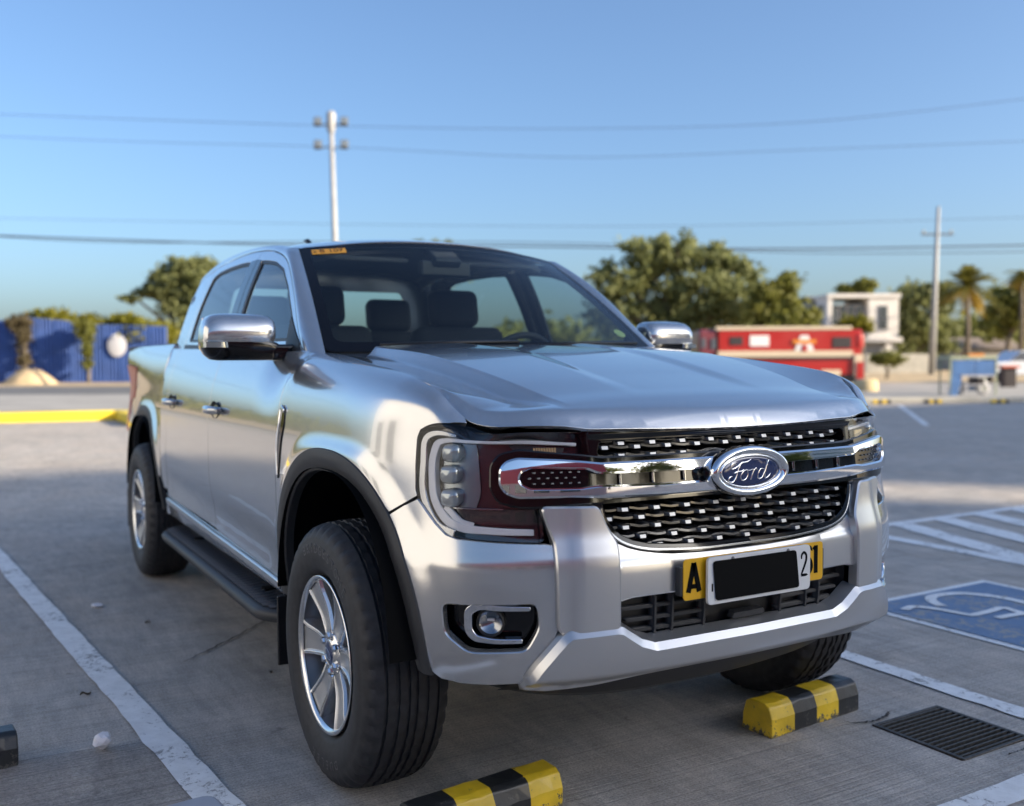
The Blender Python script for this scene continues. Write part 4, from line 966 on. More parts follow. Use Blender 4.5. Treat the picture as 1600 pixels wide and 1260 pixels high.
def wheel(y, sd_):
    wh = empty('wheel', (sd_*.815, y, .391)); wh.parent = truck      # local -x is outboard after mirroring by sd_
    ty = bpy.data.objects.new('tyre', TY); COL.objects.link(ty); ty.parent = wh
    for word, ac, spread, rr, sz in (('BRIDGESTONE', 100, 6.6, .314, .040), ('DUELER', 262, 7.2, .314, .036)):
        n = len(word)
        for i, ch in enumerate(word):
            v, f = text_geo(ch, sz, .0011)
            a_ = R(ac - (n-1)/2*spread + i*spread) if sd_ < 0 else R(180 - ac + (n-1)/2*spread - i*spread)
            # local frame: tangent/right and radial/up as seen from outboard
            er = Vector((0, math.cos(a_), math.sin(a_))); et = Vector((0, -math.sin(a_), math.cos(a_)))
            right = et if sd_ < 0 else -et
            # seen from -x outboard, +y points to the left
            pts = [Vector((sd_*(.1306 + c), 0, 0)) + er*(rr + b2) + (-1)*0*er + right*(-1 if False else 1)*a2*(1 if sd_ < 0 else 1) for a2, b2, c in v]
            if sd_ < 0:
                lt = MB(); lt.add([tuple(p) for p in pts], f); lt.build('tyre_letter', mat['lettering'], wh)
    
    s_ = sd_
    mb = MB(); mb.lathe([(.226, s_*.092), (.2335, s_*.110), (.2345, s_*.1175), (.231, s_*.120), (.224, s_*.1155), (.218, s_*.100), (.207, s_*.070), (.200, s_*.0), (.203, s_*-.09)], 72, 'x'); mb.build('barrel', mat['barrel'], wh)
    mb = MB(); mb.lathe([(.2335, s_*.110), (.2345, s_*.1175), (.231, s_*.1205), (.2225, s_*.1165), (.217, s_*.108)], 72, 'x'); mb.build('rim_flange', mat['alloy'], wh)
    mb = MB(); mb.lathe([(0, s_*.028), (.155, s_*.028), (.155, s_*.008), (.06, s_*.005)], 48, 'x'); mb.build('brake_disc', mat['steel'], wh)
    mb = MB(); mb.lathe([(0, s_*.003), (.204, s_*.0)], 40, 'x'); mb.build('wheel_well', mat['void'], wh)  # near-black disc that puts shade into the gaps between the spokes
    # six twin-ridge spokes
    sp = MB(); rs = np.linspace(.048, .224, 15); g = []
    for r_ in rs:
        u = (r_-.048)/.176
        wd = .0300 + .024*u + .005*sstep(.72, 1.0, u); x0 = .088 + .006*u + .016*sstep(.35, 1.0, u)
        dpt = .004*sstep(.10, .30, u)
        pr = [(-wd-.005, -.05), (-wd-.001, -.010), (-wd+.002, 0), (-wd+.011, .0015), (-wd+.0125, .0005), (-wd+.0165, -dpt), (0, -dpt-.001), (wd-.0165, -dpt), (wd-.0125, .0005), (wd-.011, .0015), (wd-.002, 0), (wd+.001, -.010), (wd+.005, -.05)]
        g.append([(s_*(x0+c), a_, r_) for a_, c in pr])
    sp.grid(np.array(g), 0, False)
    me = sp.mesh('spoke'); bm = bmesh.new(); bm.from_mesh(me); bmesh.ops.recalc_face_normals(bm, faces=bm.faces)
    if sum((f.normal.x*s_ for f in bm.faces)) < 0: bmesh.ops.reverse_faces(bm, faces=bm.faces)
    bm.to_mesh(me); bm.free()
    for p in me.polygons:
        c_ = p.index % 12
        p.material_index = 1 if c_ in (4, 5, 6, 7) else 0; p.use_smooth = False
    me.materials.append(mat['alloy']); me.materials.append(mat['alloyd'])
    for k in range(6):
        o = bpy.data.objects.new('spoke', me); COL.objects.link(o); o.parent = wh; o.rotation_euler = (R(60*k + 30), 0, 0)
        md = o.modifiers.new('bevel', 'BEVEL'); md.width = .0015; md.segments = 2; md.limit_method = 'ANGLE'; md.angle_limit = R(25)
    mb = MB(); mb.lathe([(.066, s_*.055), (.066, s_*.084), (.060, s_*.092), (.046, s_*.093), (.042, s_*.098), (.036, s_*.101), (.034, s_*.100)], 48, 'x'); mb.build('hub', mat['alloy'], wh)
    mb = MB(); mb.lathe([(.036, s_*.099), (.030, s_*.1015), (.015, s_*.103), (0, s_*.1033)], 32, 'x'); cpo_ = mb.build('centre_cap', mat['blue_e'], wh)
    ov = MB(); n = 32
    for (rr_, h_) in ((1, .0),):
        v = [(s_*.1042, .026*math.cos(2*math.pi*k/n), .0125*math.sin(2*math.pi*k/n)) for k in range(n)] + [(s_*.1042, .0235*math.cos(2*math.pi*k/n), .0105*math.sin(2*math.pi*k/n)) for k in range(n)]
        ov.add(v, [(k, (k+1) % n, n+(k+1) % n, n+k) for k in range(n)])
    o = ov.build('cap_ring', mat['chrome'], wh); o.rotation_euler = (R(25), 0, 0)
    for k in range(6):
        a_ = R(60*k + 90); nb = MB()
        nb.lathe([(.0125, s_*.080), (.0125, s_*.100), (.010, s_*.106), (0, s_*.108)], 6, 'x', smooth=False); nb.lathe([(.018, s_*.0925), (.0155, s_*.088), (.0125, s_*.086)], 20, 'x')
        o = nb.build('lug_nut', mat['chrome'], wh); o.location = (0, .054*math.cos(a_), .054*math.sin(a_))
    return wh
for y in (0, 3.27):
    for sd_ in (-1, 1): wheel(y, sd_)
# antenna
mb = MB(); mb.tube([(-.30, 1.95, 1.815), (-.30, 2.02, 1.86), (-.30, 2.07, 1.866)], [.018, .012, .006]); mb.build('antenna_fin', mat['black'], truck)
# ================================================================= THE PARKING LOT
FH = Vector((math.sin(YAW), math.cos(YAW), 0)); RH = Vector((math.cos(YAW), -math.sin(YAW), 0))
def BG(lat, dep, z=0.0):
    """place given by metres across and metres ahead of where the photographer stood"""
    p = Vector((CAM[0], CAM[1], 0)) + RH*lat + FH*dep; return Vector((p.x, p.y, z))
BROT = -YAW
# concrete: cloudy tone, tyre-dust stains, fine broom lines and grit
def concrete(name, base, broom=(1, 0, 0), bs=.5, dirt=.5):
    m = principled(name, base, .78, spec=.35); b = m.node_tree.nodes['Principled BSDF']
    tc = N(m, 'ShaderNodeTexCoord'); ob = tc.outputs['Object']
    n1 = noise(m, .55, 6, .6, vec=ob); n2 = noise(m, 4.5, 6, .65, vec=ob, dist=.6); n3 = noise(m, 130, 4, .75, vec=ob)
    n4 = noise(m, 22, 5, .7, vec=ob, stretch=((1, .16, 1), (0, 0, broom[1])))
    n5 = noise(m, 38, 2, .5, vec=ob, stretch=((.04, 3.2, 1), (0, 0, broom[0])))
    c = mixc(m, .55, ramp(m, n1, [(.30, tuple(x*.74 for x in base)), (.70, tuple(min(1, x*1.22) for x in base))]), ramp(m, n2, [(.28, tuple(x*.50 for x in base)), (.66, tuple(x*1.18 for x in base))]))
    warm = tuple(a*d for a, d in zip(base, (1.10, .98, .88)))
    c = mixc(m, ramp(m, noise(m, 1.3, 4, .6, vec=ob, dist=1.2), [(.45, (0, 0, 0)), (.75, (.5, .5, .5))]), c, warm)
    c = mixc(m, .60, c, ramp(m, n4, [(.25, (.62, .62, .63)), (.62, (1.16, 1.16, 1.16))]), 'MULTIPLY')
    c = mixc(m, .55*bs, c, ramp(m, n5, [(.36, (.70, .70, .71)), (.58, (1.25, 1.25, 1.25))]), 'MULTIPLY')
    c = mixc(m, .70, c, ramp(m, n3, [(.28, (.30, .30, .30)), (.48, (1.0, 1.0, 1.0)), (.75, (1.75, 1.72, 1.70))]), 'MULTIPLY')
    sp = ramp(m, noise(m, 9, 3, .5, vec=ob), [(.70, (0, 0, 0)), (.745, (1, 1, 1))])
    c = mixc(m, mixc(m, dirt, (0, 0, 0), sp), c, tuple(x*.38 for x in base))
    oil = ramp(m, noise(m, 1.1, 5, .62, vec=ob, dist=.8), [(.60, (0, 0, 0)), (.78, (.55, .55, .55))])
    c = mixc(m, oil, c, tuple(x*.42 for x in base))
    L(m, c, b.inputs['Base Color'])
    L(m, ramp(m, n2, [(.3, (.62,)*3), (.7, (.86,)*3)]), b.inputs['Roughness'])
    hgt = N(m, 'ShaderNodeMath', operation='ADD'); L(m, n3, hgt.inputs[0])
    mm = N(m, 'ShaderNodeMath', operation='MULTIPLY'); mm.inputs[1].default_value = 2.2*bs; L(m, n5, mm.inputs[0]); L(m, mm.outputs[0], hgt.inputs[1])
    bump(m, hgt.outputs[0], .8, .004)
    return m
mat['conc'] = concrete('lot_concrete', (.42, .388, .352), (R(4), R(-20)), .7)
mat['conc2'] = concrete('front_slab_concrete', (.30, .275, .25), (R(80), R(10)), 1.0)
mat['farg'] = vary(principled('pale_ground', (.34, .32, .29), .9), (.34, .325, .30), .18, .6)
mat['sandg'] = vary(principled('sandy_soil', (.46, .34, .20), .95), (.46, .345, .21), .25, 1.2, bs=.5, bd=.05)
mat['road'] = vary(principled('road_asphalt', (.12, .12, .12), .85), (.13, .13, .13), .2, 1.0)
def paintmat(name, base, wear=.5, scale=11):
    """road paint worn through to the concrete in small chips and scuffs"""
    m = principled(name, base, .6); b = m.node_tree.nodes['Principled BSDF']
    tc = N(m, 'ShaderNodeTexCoord'); ob = tc.outputs['Object']
    a = noise(m, scale*3, 6, .75, vec=ob, dist=.5); d = noise(m, scale*.35, 4, .6, vec=ob)
    s_ = N(m, 'ShaderNodeMath', operation='MULTIPLY'); L(m, a, s_.inputs[0]); L(m, ramp(m, d, [(.3, (.75,)*3), (.7, (1.25,)*3)]), s_.inputs[1])
    k = ramp(m, s_.outputs[0], [(.60 - .08*wear, (0, 0, 0)), (.70 - .08*wear, (1, 1, 1))])
    dirty = mixc(m, .6, base, ramp(m, noise(m, scale, 5, .7, vec=ob), [(.25, tuple(x*.62 for x in base)), (.65, base)]))
    L(m, mixc(m, k, dirty, (.30, .29, .28)), b.inputs['Base Color']); bump(m, a, .3, .002); return m
mat['wline'] = paintmat('white_road_paint', (.86, .86, .85), .45)
mat['bline'] = paintmat('blue_bay_paint', (.13, .22, .36), 1.0, 7)
mat['ykerb'] = vary(principled('yellow_kerb_paint', (.78, .56, .04), .6), (.78, .57, .04), .12, 3)
def sheet(name, pts, mt, z=.0, kind='structure', parent=None):
    mb = MB(); mb.add([(p[0], p[1], z) for p in pts], [tuple(range(len(pts)))]); o = mb.build(name, mt, parent)
    if o.data.polygons[0].normal.z < 0: o.data.flip_normals()
    if parent is None: tag(o, kind=kind)
    return o
# ground with a real opening for the drain
hx0, hx1, hy0, hy1 = .846, 1.206, -.858, -.508; E_ = 900
mb = MB(); xs = [-E_, hx0, hx1, E_]; ys = [-E_, hy0, hy1, E_]
for i in range(3):
    for j in range(3):
        if i == 1 and j == 1: continue
        mb.add([(xs[i], ys[j], 0), (xs[i+1], ys[j], 0), (xs[i+1], ys[j+1], 0), (xs[i], ys[j+1], 0)], [(0, 1, 2, 3)])
mb.add([(hx0,hy0,0),(hx1,hy0,0),(hx1,hy1,0),(hx0,hy1,0),(hx0,hy0,-.25),(hx1,hy0,-.25),(hx1,hy1,-.25),(hx0,hy1,-.25)], [(0,4,5,1),(1,5,6,2),(2,6,7,3),(3,7,4,0),(4,7,6,5)])
ground = mb.build('ground', mat['conc'], fix=False); tag(ground, kind='structure')
sheet('front_slab', [(-6, .72), (-1.60, .64), (-1.33, .60), (-1.22, -.8), (-1.15, -3.4), (-6, -3.4)], mat['conc2'], .004)
def wob(p, q, w_, n=40, j=.003):
    P = np.linspace(p, q, n); d = (np.array(q)-np.array(p))/np.linalg.norm(np.array(q)-np.array(p)); nn = np.array([-d[1], d[0]])
    a = P + nn*(w_/2 + rng.normal(0, j, n)[:, None]); b2 = P - nn*(w_/2 + rng.normal(0, j, n)[:, None])
    return [tuple(x) for x in a] + [tuple(x) for x in b2[::-1]]
sheet('parking_line', wob((-1.700, 5.0), (-1.145, -1.05), .105, 60), mat['wline'], .008)
sheet('parking_line', wob((1.390, 4.8), (1.392, -.98), .098, 60), mat['wline'], .005)
sheet('parking_line', wob((.42, -1.075), (4.0, -1.02), .10, 40), mat['wline'], .004)
# accessible bay
sheet('accessible_bay_border', [(2.075, .64), (3.16, .66), (3.16, -.92), (2.10, -.92)], mat['wline'], .004)
sheet('accessible_bay', [(2.125, .595), (3.11, .61), (3.11, -.87), (2.145, -.87)], mat['bline'], .007)
sy = MB()
def sband(pts, hw, n=30, z=.010):
    p = curve_pts(pts, n); o_ = band(p.tolist(), hw); k = len(o_)//2
    for i in range(k-1):
        a_, b2, c_, d_ = o_[i], o_[i+1], o_[2*k-2-i], o_[2*k-1-i]
        sy.add([(a_[0], a_[1], z), (b2[0], b2[1], z), (c_[0], c_[1], z), (d_[0], d_[1], z)], [(3, 2, 1, 0)])
sband([(2.437,.388),(2.49,.49),(2.56,.54),(2.65,.545),(2.76,.506),(2.83,.414),(2.86,.30),(2.85,.16),(2.78,.02),(2.70,-.03)], .028)
sband([(2.212,.435),(2.30,.455),(2.364,.359),(2.39,.25),(2.40,.205),(2.46,.200),(2.55,.202),(2.672,.204),(2.66,.14),(2.645,.0),(2.64,-.25)], .022, 40, .011)
sband([(2.463,.105),(2.55,.10),(2.64,.09)], .022, 8, .012)
sband([(2.60,-.40),(2.64,-.44),(2.68,-.40),(2.64,-.36),(2.605,-.395)], .03, 14, .012)
o = sy.build('accessible_symbol', mat['wline'], fix=False); tag(o, kind='structure')
# hatched no-parking strip
for k, (p, q, w_) in enumerate((((3.80, 2.18), (3.80, -1.0), .13), ((3.74, 2.17), (7.4, 2.17), .10))):
    sheet('hatch_border', wob(p, q, w_, 30, .004), mat['wline'], .004)
for k in range(8):
    x0 = 4.02 + k*.48
    p = (x0 + .30, 2.12); q = (max(3.87, x0 + .30 - 1.05), 2.12 - min(3.2, (x0 + .30 - max(3.87, x0 + .30 - 1.05))*3.05))
    sheet('hatch_stripe', wob(p, q, .20, 20, .005), mat['wline'], .0055 + .0002*k)
# cracks and joints
mat['crack'] = principled('crack_dirt', (.045, .042, .040), .95)
def crack(pts, w_, name='pavement_crack'):
    p = curve_pts(pts, 40); p[1:-1] += rng.normal(0, .004, (38, 2)); hw = np.interp(np.linspace(0, 1, 40), [0, .15, .6, 1], [.1, 1, .7, .15])*w_
    sheet(name, band(p.tolist(), hw), mat['crack'], .006)
crack([(-1.06,1.415),(-.96,1.51),(-.877,1.591),(-.78,1.68),(-.687,1.775),(-.508,1.974),(-.2,2.3)], .0055)
crack([(-.905,.14),(-.87,.175),(-.84,.215)], .0035)
crack([(1.0,-.46),(.93,-.49),(.86,-.495),(.80,-.47),(.78,-.44)], .006)
crack([(1.23,-.86),(1.12,-.90),(1.00,-.905)], .0035)
# ---- drain grate
dgt = empty('drain_grate', (1.026, -.683, 0), R(1.5), 'rusty black steel drain grate set in the concrete beside the striped block', 'drain grate')
mat['grate'] = vary(principled('grate_steel', (.075, .068, .062), .55, .6), (.080, .070, .062), .45, 60)
mb = MB()
for sx in (-1, 1): mb.box((sx*.170, 0, -.012), (.016, .348, .034))
for sy_ in (-1, 1): mb.box((0, sy_*.168, -.012), (.324, .014, .034))
mb.build('frame', mat['grate'], dgt, bevel=.002)
bar = MB(); bar.box((0, 0, 0), (.326, .0075, .030)); bar_me = None
for k in range(14):
    if bar_me is None: o = bar.build('bar', mat['grate'], dgt); bar_me = o.data
    else: o = bpy.data.objects.new('bar', bar_me); COL.objects.link(o); o.parent = dgt
    o.location = (0, -.150 + k*.0231, -.010)
mb = MB()
for x in (-.06, .06): mb.box((x, 0, -.022), (.008, .32, .012))
mb.build('cross_bar', mat['grate'], dgt)
# ---- wheel stops
def chip(name, base, under):
    m = principled(name, base, .45, coat=.15); b = m.node_tree.nodes['Principled BSDF']
    tc = N(m, 'ShaderNodeTexCoord'); ob = tc.outputs['Object']; a = noise(m, 30, 6, .75, vec=ob)
    z = N(m, 'ShaderNodeSeparateXYZ'); L(m, ob, z.inputs[0])
    low = N(m, 'ShaderNodeMapRange'); low.inputs[1].default_value = .0; low.inputs[2].default_value = .05; low.inputs[3].default_value = .16; low.inputs[4].default_value = 0; L(m, z.outputs[2], low.inputs[0])
    s_ = N(m, 'ShaderNodeMath', operation='ADD'); L(m, a, s_.inputs[0]); L(m, low.outputs[0], s_.inputs[1])
    k = ramp(m, s_.outputs[0], [(.63, (0, 0, 0)), (.66, (1, 1, 1))])
    d = ramp(m, noise(m, 9, 4, vec=ob), [(.3, tuple(x*.7 for x in base)), (.7, tuple(min(1, x*1.12) for x in base))])
    L(m, mixc(m, k, d, under), b.inputs['Base Color']); bump(m, a, .5, .003); return m
mat['sy'] = chip('stop_yellow', (.76, .50, .03), (.10, .09, .07)); mat['sb'] = chip('stop_black', (.016, .018, .020), (.07, .068, .062))
def wheel_stop(x, y, rz, first, label):
    mb = MB(); n = 4; Ls = .116; prof = [(-.066, 0), (.066, 0), (.064, .055), (.048, .098), (.030, .108), (-.034, .108), (-.052, .098), (-.066, .06)]
    for k in range(n):
        x0, x1 = (k - 2)*Ls, (k - 1)*Ls
        for sub in range(3):
            a_, b2 = x0 + Ls*sub/3, x0 + Ls*(sub+1)/3
            v = [(a_, yy, zz) for yy, zz in prof] + [(b2, yy, zz) for yy, zz in prof]; m_ = len(prof)
            mb.add(v, [(i, (i+1) % m_, (i+1) % m_+m_, i+m_) for i in range(m_)], (k + first) % 2)
    m_ = len(prof)
    mb.add([(-2*Ls, yy, zz) for yy, zz in prof], [tuple(range(m_))], first % 2); mb.add([(2*Ls, yy, zz) for yy, zz in prof], [tuple(range(m_-1, -1, -1))], (3+first) % 2)
    o = mb.build('wheel_stop', [mat['sy'], mat['sb']]); me = o.data
    bm = bmesh.new(); bm.from_mesh(me); bmesh.ops.remove_doubles(bm, verts=bm.verts, dist=.0005); bmesh.ops.recalc_face_normals(bm, faces=bm.faces)
    for v in bm.verts:
        v.co += Vector(rng.normal(0, .0012, 3))
    bm.to_mesh(me); bm.free()
    md = o.modifiers.new('bevel', 'BEVEL'); md.width = .005; md.segments = 2; md.limit_method = 'ANGLE'; md.angle_limit = R(25)
    o.location = (x, y, 0); o.rotation_euler = (0, 0, rz); tag(o, label, 'wheel stop', 'striped parking blocks'); return o
wheel_stop(.689, -.342, R(4.5), 0, 'yellow and black concrete wheel stop next to the drain grate')
wheel_stop(-.640, -.452, R(6), 1, 'yellow and black concrete wheel stop at the bottom edge in front of the tyre')
wheel_stop(-1.955, .645, R(6), 0, 'black ended wheel stop cut off by the left edge beside the white line')
for k, (px, d_) in enumerate(((1378, 26.3), (1458, 26.3), (1563, 26.3))):
    p = BG((px-800)/1528*d_, d_); s_ = wheel_stop(p.x, p.y, BROT, k % 2, ['far small wheel stop nearest the truck by the far kerb', 'far small wheel stop below the utility pole by the far kerb', 'far small wheel stop below the blue cart by the far kerb'][k])
# ---- litter
def crumple(name, loc, r, seed, label, flat=1, cat='paper'):
    bm = bmesh.new(); bmesh.ops.create_icosphere(bm, subdivisions=2, radius=r); rr = random.Random(seed)
    dirs = [(Vector((rr.uniform(-1, 1), rr.uniform(-1, 1), rr.uniform(-1, 1))).normalized(), rr.uniform(.45, .95)) for _ in range(26)]
    for v in bm.verts:
        n = v.co.normalized(); d = 1.0
        for dv_, h in dirs:
            c = n.dot(dv_)
            if c > 0: d = min(d, h/max(c, .05))
        v.co = n*r*(.55 + .6*min(d, 1.2))*(1 + rr.uniform(-.22, .18)); v.co.z *= flat
    zm = min(v.co.z for v in bm.verts)
    for v in bm.verts: v.co.z -= zm
    me = bpy.data.meshes.new(name); bm.to_mesh(me); bm.free(); mat.setdefault('paper', principled('paper', (.78, .77, .80), .8))
    o = link(name, me, mat['paper']); o.location = loc; tag(o, label, cat); return o
crumple('crumpled_paper', (-1.475, .60, .004), .034, 3, 'crumpled white paper ball lying left of the white line', .8)
crumple('paper_scrap', (-1.249, 2.606, .0), .030, 5, 'small flattened white paper scrap on the concrete beyond the line', .35)
mat['leaf'] = principled('dry_leaf', (.10, .07, .035), .8)
def leaf(x, y, s_, rz, label):
    g = [[(-s_ + 2*s_*i/6, w_*s_*.38*math.sin(math.pi*(i+.2)/6.4), .004 + .010*s_/.03*abs(w_) + .006*math.sin(i)) for w_ in (-1, 0, 1)] for i in range(7)]
    mb = MB(); mb.grid(np.array(g), 0, True); o = mb.build('dry_leaf', mat['leaf'], fix=False); o.location = (x, y, 0); o.rotation_euler = (0, 0, rz); tag(o, label, 'leaf')
leaf(-1.46, 1.20, .022, .4, 'small brown dry leaf between the paper ball and the white line')
leaf(-.78, 1.10, .016, 1.2, 'tiny brown dry leaf on the concrete beside the front tyre')
leaf(-1.08, 2.15, .018, 2.1, 'tiny dry leaf on the concrete outside the running board')
# pale grey rounded block at the near end of the line
mb = MB(); mb.prism(rnd([(-.16, -.30), (.075, -.30), (.075, .035), (-.16, .035)], .045, 6), .12, lambda a_, b2, d_: (a_, b2, d_))
o = mb.build('grey_block', principled('grey_plastic', (.30, .32, .37), .4), bevel=.012, seg=3); o.location = (-1.366, -.203, .0); o.rotation_euler = (0, 0, R(7)); tag(o, 'smooth pale grey rounded block on the near end of the white line', 'block')
# ================================================================= BACKGROUND
def ppx(px, d): return (px - 800)/1528*d
def zpy(py, d): return max(0.0, 1.267 + (560 - py)/1528*d)
def strip(name, d0, d1, l0, l1, mt, z):
    return sheet(name, [BG(l0, d0)[:2], BG(l1, d0)[:2], BG(l1, d1)[:2], BG(l0, d1)[:2]], mt, z)
strip('far_pavement', 27.4, 80, 5, 140, mat['farg'], .006)
strip('verge', 24.5, 36, -70, 4, mat['farg'], .010)
strip('road', 36, 47, -90, 4, mat['road'], .014)
strip('soil_verge', 47, 300, -140, 60, mat['sandg'], .018)
# far kerb and yellow kerb
def kerb(name, p, q, w_, h_, mt):
    d = Vector((q[0]-p[0], q[1]-p[1], 0)); mb = MB(); c = Vector(((p[0]+q[0])/2, (p[1]+q[1])/2, h_/2)); mb.box(c, (d.length, w_, h_), 0, rot=math.atan2(d.y, d.x)); o = mb.build(name, mt, bevel=.02); return tag(o, kind='structure')
mat['kerbc'] = vary(principled('kerb_concrete', (.45, .43, .38), .85), (.45, .43, .38), .15, 2)
a_, b2 = BG(6, 26.9), BG(60, 27.2); kerb('kerb', (a_.x, a_.y), (b2.x, b2.y), .35, .15, mat['kerbc'])
a_, b2 = BG(-13, 19.05), BG(-8.3, 20.9); kerb('yellow_kerb', (a_.x, a_.y), (b2.x, b2.y), .45, .20, mat['ykerb'])
a_, b2 = BG(-8.3, 20.9), BG(-7.0, 18.6); kerb('yellow_kerb', (a_.x, a_.y), (b2.x, b2.y), .40, .20, mat['ykerb'])
p, q = BG(ppx(1420, 25), 25.6), BG(ppx(1446, 18), 17.9); sheet('parking_line', wob((p.x, p.y), (q.x, q.y), .12, 10), mat['wline'], .004)
# ---- foliage
def leafmat(name, a, b):
    m = principled(name, a, .6, spec=.3); n = noise(m, .7, 4, .6); n2 = noise(m, 6, 2, .5)
    c = mixc(m, .5, ramp(m, n, [(.3, a), (.7, b)]), ramp(m, n2, [(.3, a), (.7, b)])); L(m, c, m.node_tree.nodes['Principled BSDF'].inputs['Base Color'])
    bs = m.node_tree.nodes['Principled BSDF']
    t = N(m, 'ShaderNodeBsdfTranslucent'); L(m, c, t.inputs[0]); mx = N(m, 'ShaderNodeMixShader'); mx.inputs[0].default_value = .45
    out = [x for x in m.node_tree.nodes if x.type == 'OUTPUT_MATERIAL'][0]; L(m, bs.outputs[0], mx.inputs[1]); L(m, t.outputs[0], mx.inputs[2]); L(m, mx.outputs[0], out.inputs[0])
    return m
mat['lf_d'] = leafmat('leaves_dark', (.12, .15, .06), (.30, .31, .13))
mat['lf_m'] = leafmat('leaves_mid', (.12, .140, .035), (.27, .26, .065))
mat['lf_y'] = leafmat('leaves_yellow', (.14, .15, .020), (.30, .27, .035))
mat['bark'] = vary(principled('bark', (.16, .13, .10), .9), (.16, .13, .10), .3, 3, bs=.6, bd=.05)
def leaf_cloud(lobes, n, size, seed):
    """leaf-sized quads in clumps spread through lobes (cx,cy,cz, rx,ry,rz)"""
    r = np.random.default_rng(seed); V = []; F = []
    wts = np.array([l[3]*l[4]*l[5] for l in lobes])**.72; wts /= wts.sum()
    for li, lb in enumerate(lobes):
        nc = max(4, int(n*wts[li]/26))
        for _ in range(nc):
            d = r.normal(size=3); d /= np.linalg.norm(d); rad = r.uniform(.30, 1.12)**.6
            c = np.array(lb[:3]) + d*rad*np.array(lb[3:6]); cs = r.uniform(.35, .9)*min(lb[3:6])*.36 + .05
            for _ in range(26):
                p = c + r.normal(size=3)*cs*np.array([1, 1, .6]); a = r.normal(size=3); a /= np.linalg.norm(a); b = np.cross(a, r.normal(size=3)); b /= np.linalg.norm(b)
                s_ = size*r.uniform(.6, 1.5); k = len(V)
                V += [p - a*s_, p + b*s_*.45, p + a*s_, p - b*s_*.45]; F.append((k, k+1, k+2, k+3))
    return V, F
def tree(name, base, lobes, label, lf, n=5000, size=.16, trunk_r=.2, seed=1, group=None, cat='tree', limbs=True, fork=None):
    t = empty(name, base, BROT, label, cat, group)
    V, F = leaf_cloud(lobes, n, size, seed); me = bpy.data.meshes.new('crown'); me.from_pydata([tuple(v) for v in V], [], F); me.update(); link('crown', me, lf, t)
    mb = MB(); rr = random.Random(seed)
    top = lobes[0]; fz = fork or max(.4, min(l[2] - l[5]*.7 for l in lobes))
    mb.tube([(0, 0, -.1), (rr.uniform(-.1, .1), 0, fz*.5), (rr.uniform(-.2, .2), 0, fz)], [trunk_r*1.25, trunk_r, trunk_r*.85], 9)
    for l in lobes:
        mb.tube([(0, 0, fz*.9), (l[0]*.45 + rr.uniform(-.2, .2), l[1]*.45, fz + (l[2]-fz)*.55), (l[0]*.9, l[1]*.9, l[2]), (l[0]*1.05, l[1], l[2] + l[5]*.5)], [trunk_r*.65, trunk_r*.42, trunk_r*.25, trunk_r*.08], 6)
    mb.build('trunk', mat['bark'], t, fix=False); return t
def px_lobes(d, px0, items):
    """lobes as (px, py, rx_px, rz_px) at distance d, relative to a trunk under px0"""
    rr = random.Random(int(px0)); out = []
    for (px, py, rx, rz) in items:
        rxm, rzm = rx/1528*d, rz/1528*d; out.append((ppx(px, d) - ppx(px0, d), rr.uniform(-.4, .4)*rxm, zpy(py, d), rxm, rxm*.9, rzm))
    return out
def T(name, d, px0, items, label, lf, **k):
    return tree(name, BG(ppx(px0, d), d), px_lobes(d, px0, items), label, lf, **k)
T('rain_tree', 62, 1060, [(1000,405,48,26),(1055,392,36,24),(1105,410,42,24),(960,440,40,30),(1150,430,40,26),(1030,450,55,34),(1100,460,55,34),(960,490,42,34),(1150,480,45,36),(1060,510,75,36)], 'large spreading dark green tree behind the red fire truck', mat['lf_d'], n=11500, size=.24, trunk_r=.35, seed=11, fork=2.2)
T('slender_tree', 58, 1215, [(1195,475,26,34),(1230,470,24,40),(1255,500,18,34),(1215,520,40,32)], 'slender yellowish green tree between the big tree and the white house', mat['lf_m'], n=5000, size=.2, trunk_r=.18, seed=12)
T('leaning_tree', 66, 285, [(300,412,36,12),(275,430,36,16),(245,452,34,12),(212,466,22,6),(320,440,30,26),(290,470,42,24),(318,500,34,30)], 'dark tree with a flat leaning crown left of the truck cab', mat['lf_d'], n=7000, size=.2, trunk_r=.25, seed=13)
T('tall_tree', 95, 680, [(660,384,20,7),(690,385,22,7),(675,400,40,16),(640,420,30,24),(700,420,30,24)], 'distant tree whose crown shows just above the cab roof', mat['lf_d'], n=3000, size=.3, trunk_r=.3, seed=14)
T('yellow_shrub', 57.5, 85, [(85,492,26,12),(60,500,26,12),(110,500,26,10),(135,505,24,14)], 'yellow green bush growing over the top of the blue fence', mat['lf_y'], n=3000, size=.17, trunk_r=.1, seed=15, cat='shrub')
T('yellow_shrub', 56.5, 215, [(205,500,26,12),(185,505,24,12),(230,520,30,22),(255,520,26,14)], 'yellow green bush between the blue fence and the truck', mat['lf_y'], n=3200, size=.17, trunk_r=.1, seed=16, cat='shrub')
T('climbing_vine', 54.4, 36, [(36,515,10,26),(36,555,8,26),(30,500,18,10)], 'brown dry vine hanging on the fence post at the left', leafmat('leaves_dry', (.10, .085, .05), (.19, .15, .085)), n=1500, size=.13, trunk_r=.08, seed=17, cat='vine')
T('climbing_vine', 54.4, 140, [(130,510,12,16),(142,530,8,22),(140,560,5,18)], 'green vine hanging between the two blue fence panels', mat['lf_m'], n=1300, size=.13, trunk_r=.06, seed=18, cat='vine')
T('round_tree', 92, 1338, [(1330,455,22,10),(1350,450,18,10)], 'small round tree top behind the flat roofed white house', mat['lf_m'], n=1800, size=.25, trunk_r=.2, seed=19)
